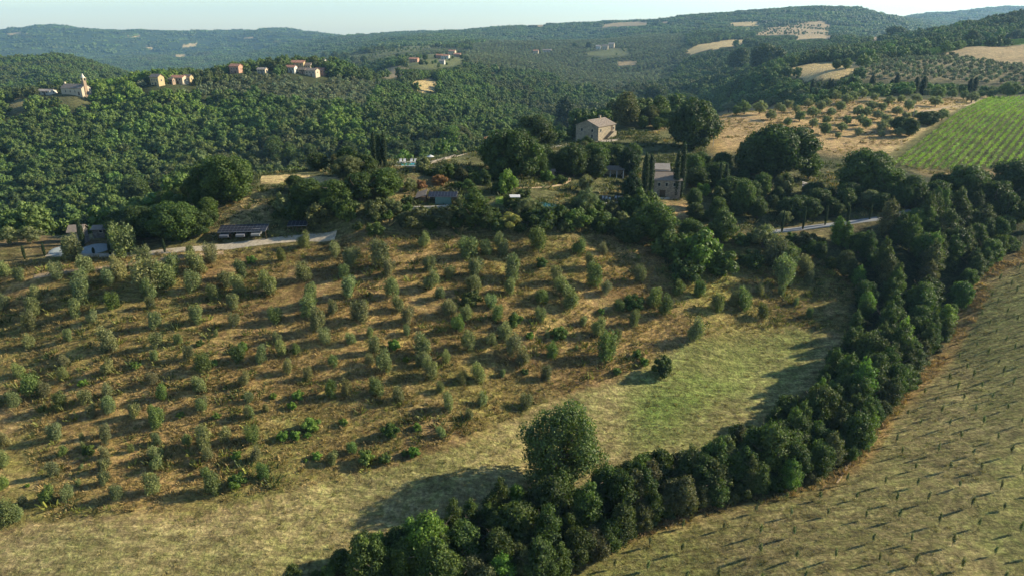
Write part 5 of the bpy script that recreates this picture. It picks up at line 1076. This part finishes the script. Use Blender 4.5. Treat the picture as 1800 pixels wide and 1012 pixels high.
# ------------------------------------------------------------------ village houses: x, foot y, width px, wall height m, depth m, walls, roof, turn, label
VIL = [(33,169,22,4.2,7,"pink",TILER,-8,"small house with an orange roof at the left frame end of the church lane"),(80,167,26,3.8,8,"white",TILEG,-14,"long low house with grey roof left of the church"),
 (276,150,19,8.0,8,"ochre",TILE,-38,"tall ochre block alone at the village's left"),(314,147,24,6.0,9,"cream",TILER,-20,"pink-roofed villa in the village's left group"),(331,146,14,6.4,8,"ochre",TILE,-30,"narrow ochre house joined to the pink-roofed villa's right"),(300,148,12,5,7,"brown",TILE,-20,"shaded brown annex left of the pink-roofed villa"),
 (415,129,19,7.6,9,"pink",TILER,-30,"salmon-orange house in the middle of the village ridge"),(401,129,12,5,7,"brown",TILE,-20,"dark low house left of the salmon one"),
 (450,120,9,6,7,"white",TILER,-20,"small white house peeping over trees mid-ridge"),(461,130,15,5,8,"cream",TILEG,-15,"low cream house below the small white one"),(486,121,18,4,7,"cream",TILEG,-10,"flat long house between the mid-ridge trees"),
 (512,128,17,6.2,9,"white",TILER,-20,"white-walled house at the left of the village cluster"),(525,121,24,7,10,"ochre",TILER,-15,"orange-roofed house behind the white-walled one"),(541,124,14,6.5,8,"cream",TILE,-15,"cream house in the middle of the village cluster"),
 (548,134,22,6.5,9,"cream",TILE,-25,"lowest stone-coloured house of the village cluster"),(565,121,17,8.5,9,"white",TILEG,-35,"tallest white house at the cluster's right"),(563,132,16,6,8,"pink",TILER,-25,"reddish house at the cluster's lower right"),(532,130,12,5,8,"brown",TILE,-20,"brown house in the gap of the cluster"),
 (728,110,15,6,9,"pink",TILER,-20,"orange-roofed house at the left of the hillside hamlet"),(777,113,10,6,8,"white",TILEG,-20,"white house lowest in the hillside hamlet"),(783,104,14,6,10,"white",TILER,-20,"white-fronted house in the centre of the hillside hamlet"),(795,97,12,8,10,"cream",TILER,-25,"taller house at the hillside hamlet's top right"),(804,101,12,6,9,"brown",TILER,-25,"brown house at the hamlet's right end"),(772,103,10,6,9,"pink",TILER,-20,"red-roofed house at the hamlet's left centre"),
 (1052,87,9,9,12,"white",TILEG,-20,"left white farm building on the far olive slope"),(1064,88,10,11,12,"cream",TILE,-25,"middle cream farm building on the far olive slope"),(1075,85,10,12,12,"cream",TILEG,-30,"right pale farm building on the far olive slope"),(942,95,9,8,10,"cream",TILER,-20,"small farm above the valley, left of two"),(962,92,16,6,10,"cream",TILE,-15,"long low farm above the valley, right of two")]
for px, py, wp, H, D, wl, rf, rz, lb in VIL:
    x, y, z = hit(px, py); t = depth(x, y, z); L = wp * t / F * .98; D = min(D, L * .72); H *= .74
    wins = [(0, L * q, H * .55, .9, 1.1) for q in (-.28, 0, .28)] + [(0, -L * .28, H * .15, .9, 1.1), (1, 0, H * .5, .9, 1.1)]
    house("village_house", lb, x, y + D * .3, z - .3, rz * .55, L, D, H, H * .22 + .4, PLAST[wl], rf, wins, (0, L * .1, 0, 1.1, 2.1), None, "house", "village houses on the ridges", .5)
x, y, z = hit(131, 167); L = 17.5
ch = house("church", "long pale church with a little bell tower at its right end", x, y + 3, z - .2, -16, L, 8, 4.6, 2.5, PLAST["cream"], TILE, [(0, -5, 1.8, .7, 1.3), (0, -1, 1.8, .7, 1.3), (0, 3, 1.8, .7, 1.3)], (0, 6, 0, 1.2, 2.2), None, "church", None, .3)
tw = part("bell_tower", MB().box(7.3, 9.2, -1.5, .7, -1, 9.4), PLAST["brown"], ch); part("belfry", MB().box(7.1, 7.4, -1.7, -1.4, 9.4, 11).box(9.1, 9.4, -1.7, -1.4, 9.4, 11).box(7.1, 7.4, .6, .9, 9.4, 11).box(9.1, 9.4, .6, .9, 9.4, 11).box(7.0, 9.5, -1.8, 1.0, 11, 11.4), PLAST["cream"], tw); part("spire", MB().cyl(8.25, -.4, 11.4, 14.2, 1.3, .08, 8), PLAST["white"], tw)
part("gable_pinnacle", MB().box(-8.8, -8.1, -.5, .5, 6.5, 8.3), PLAST["cream"], ch)

# dark trees strung between the village houses: x, foot y, width px, height factor
random.seed(55)
VT = [(172,160,14),(186,158,15),(200,156,16),(214,155,13),(226,152,15),(240,151,16),(256,150,13),(291,148,11),(345,147,11),(353,146,9),(360,145,9),(367,144,9),(374,143,9),(381,142,9),(388,141,9),(394,138,10),(386,126,16),(428,127,15),(436,126,14),(470,121,12),(495,124,14),(503,127,10),(555,111,16),(572,108,16),(590,108,16),(608,106,14),(580,122,14),(596,120,13),(102,152,13),(56,168,10),(48,170,9),(20,180,14),(8,184,14),(620,112,14),(640,112,14),(532,112,12),(700,104,11),(716,103,10),(748,106,12),(766,102,8),(812,104,10),(740,114,11),(1035,86,14),(1010,84,10)]
for i, (px, py, wp) in enumerate(sorted(VT)):
    place("broad", "ridge_tree", px, py, wp * 1.0, random.uniform(.7, .95), random.choice([DARK, DARK, MID]), "dark rounded tree among the far houses, %s from the left along the ridge" % nth(i + 1), "tree", "dark trees strung between the village houses", .5)
# ------------------------------------------------------------------ air between here and the far ridges
import bmesh
bm = bmesh.new(); bmesh.ops.create_cube(bm, size=1.0); hm = bpy.data.meshes.new("haze"); bm.to_mesh(hm); bm.free()
zlo = float(G.min()) - 1.5; zhi = max(float(G.max()) + 30, 12); hz = link("haze", hm, kind='stuff'); hz.location = (0, 3690, (zlo + zhi) / 2); hz.scale = (26400, 7700, zhi - zlo)
hmat = bpy.data.materials.new("haze_air"); hmat.use_nodes = True; hn = hmat.node_tree; hn.nodes.clear(); ho = hn.nodes.new("ShaderNodeOutputMaterial"); pv = hn.nodes.new("ShaderNodeVolumePrincipled")
pv.inputs["Color"].default_value = (.37, .67, .98, 1); pv.inputs["Density"].default_value = HAZE_D; pv.inputs["Anisotropy"].default_value = .2
hn.links.new(pv.outputs[0], ho.inputs["Volume"]); hm.materials.append(hmat)
print("haze box", zlo, zhi)
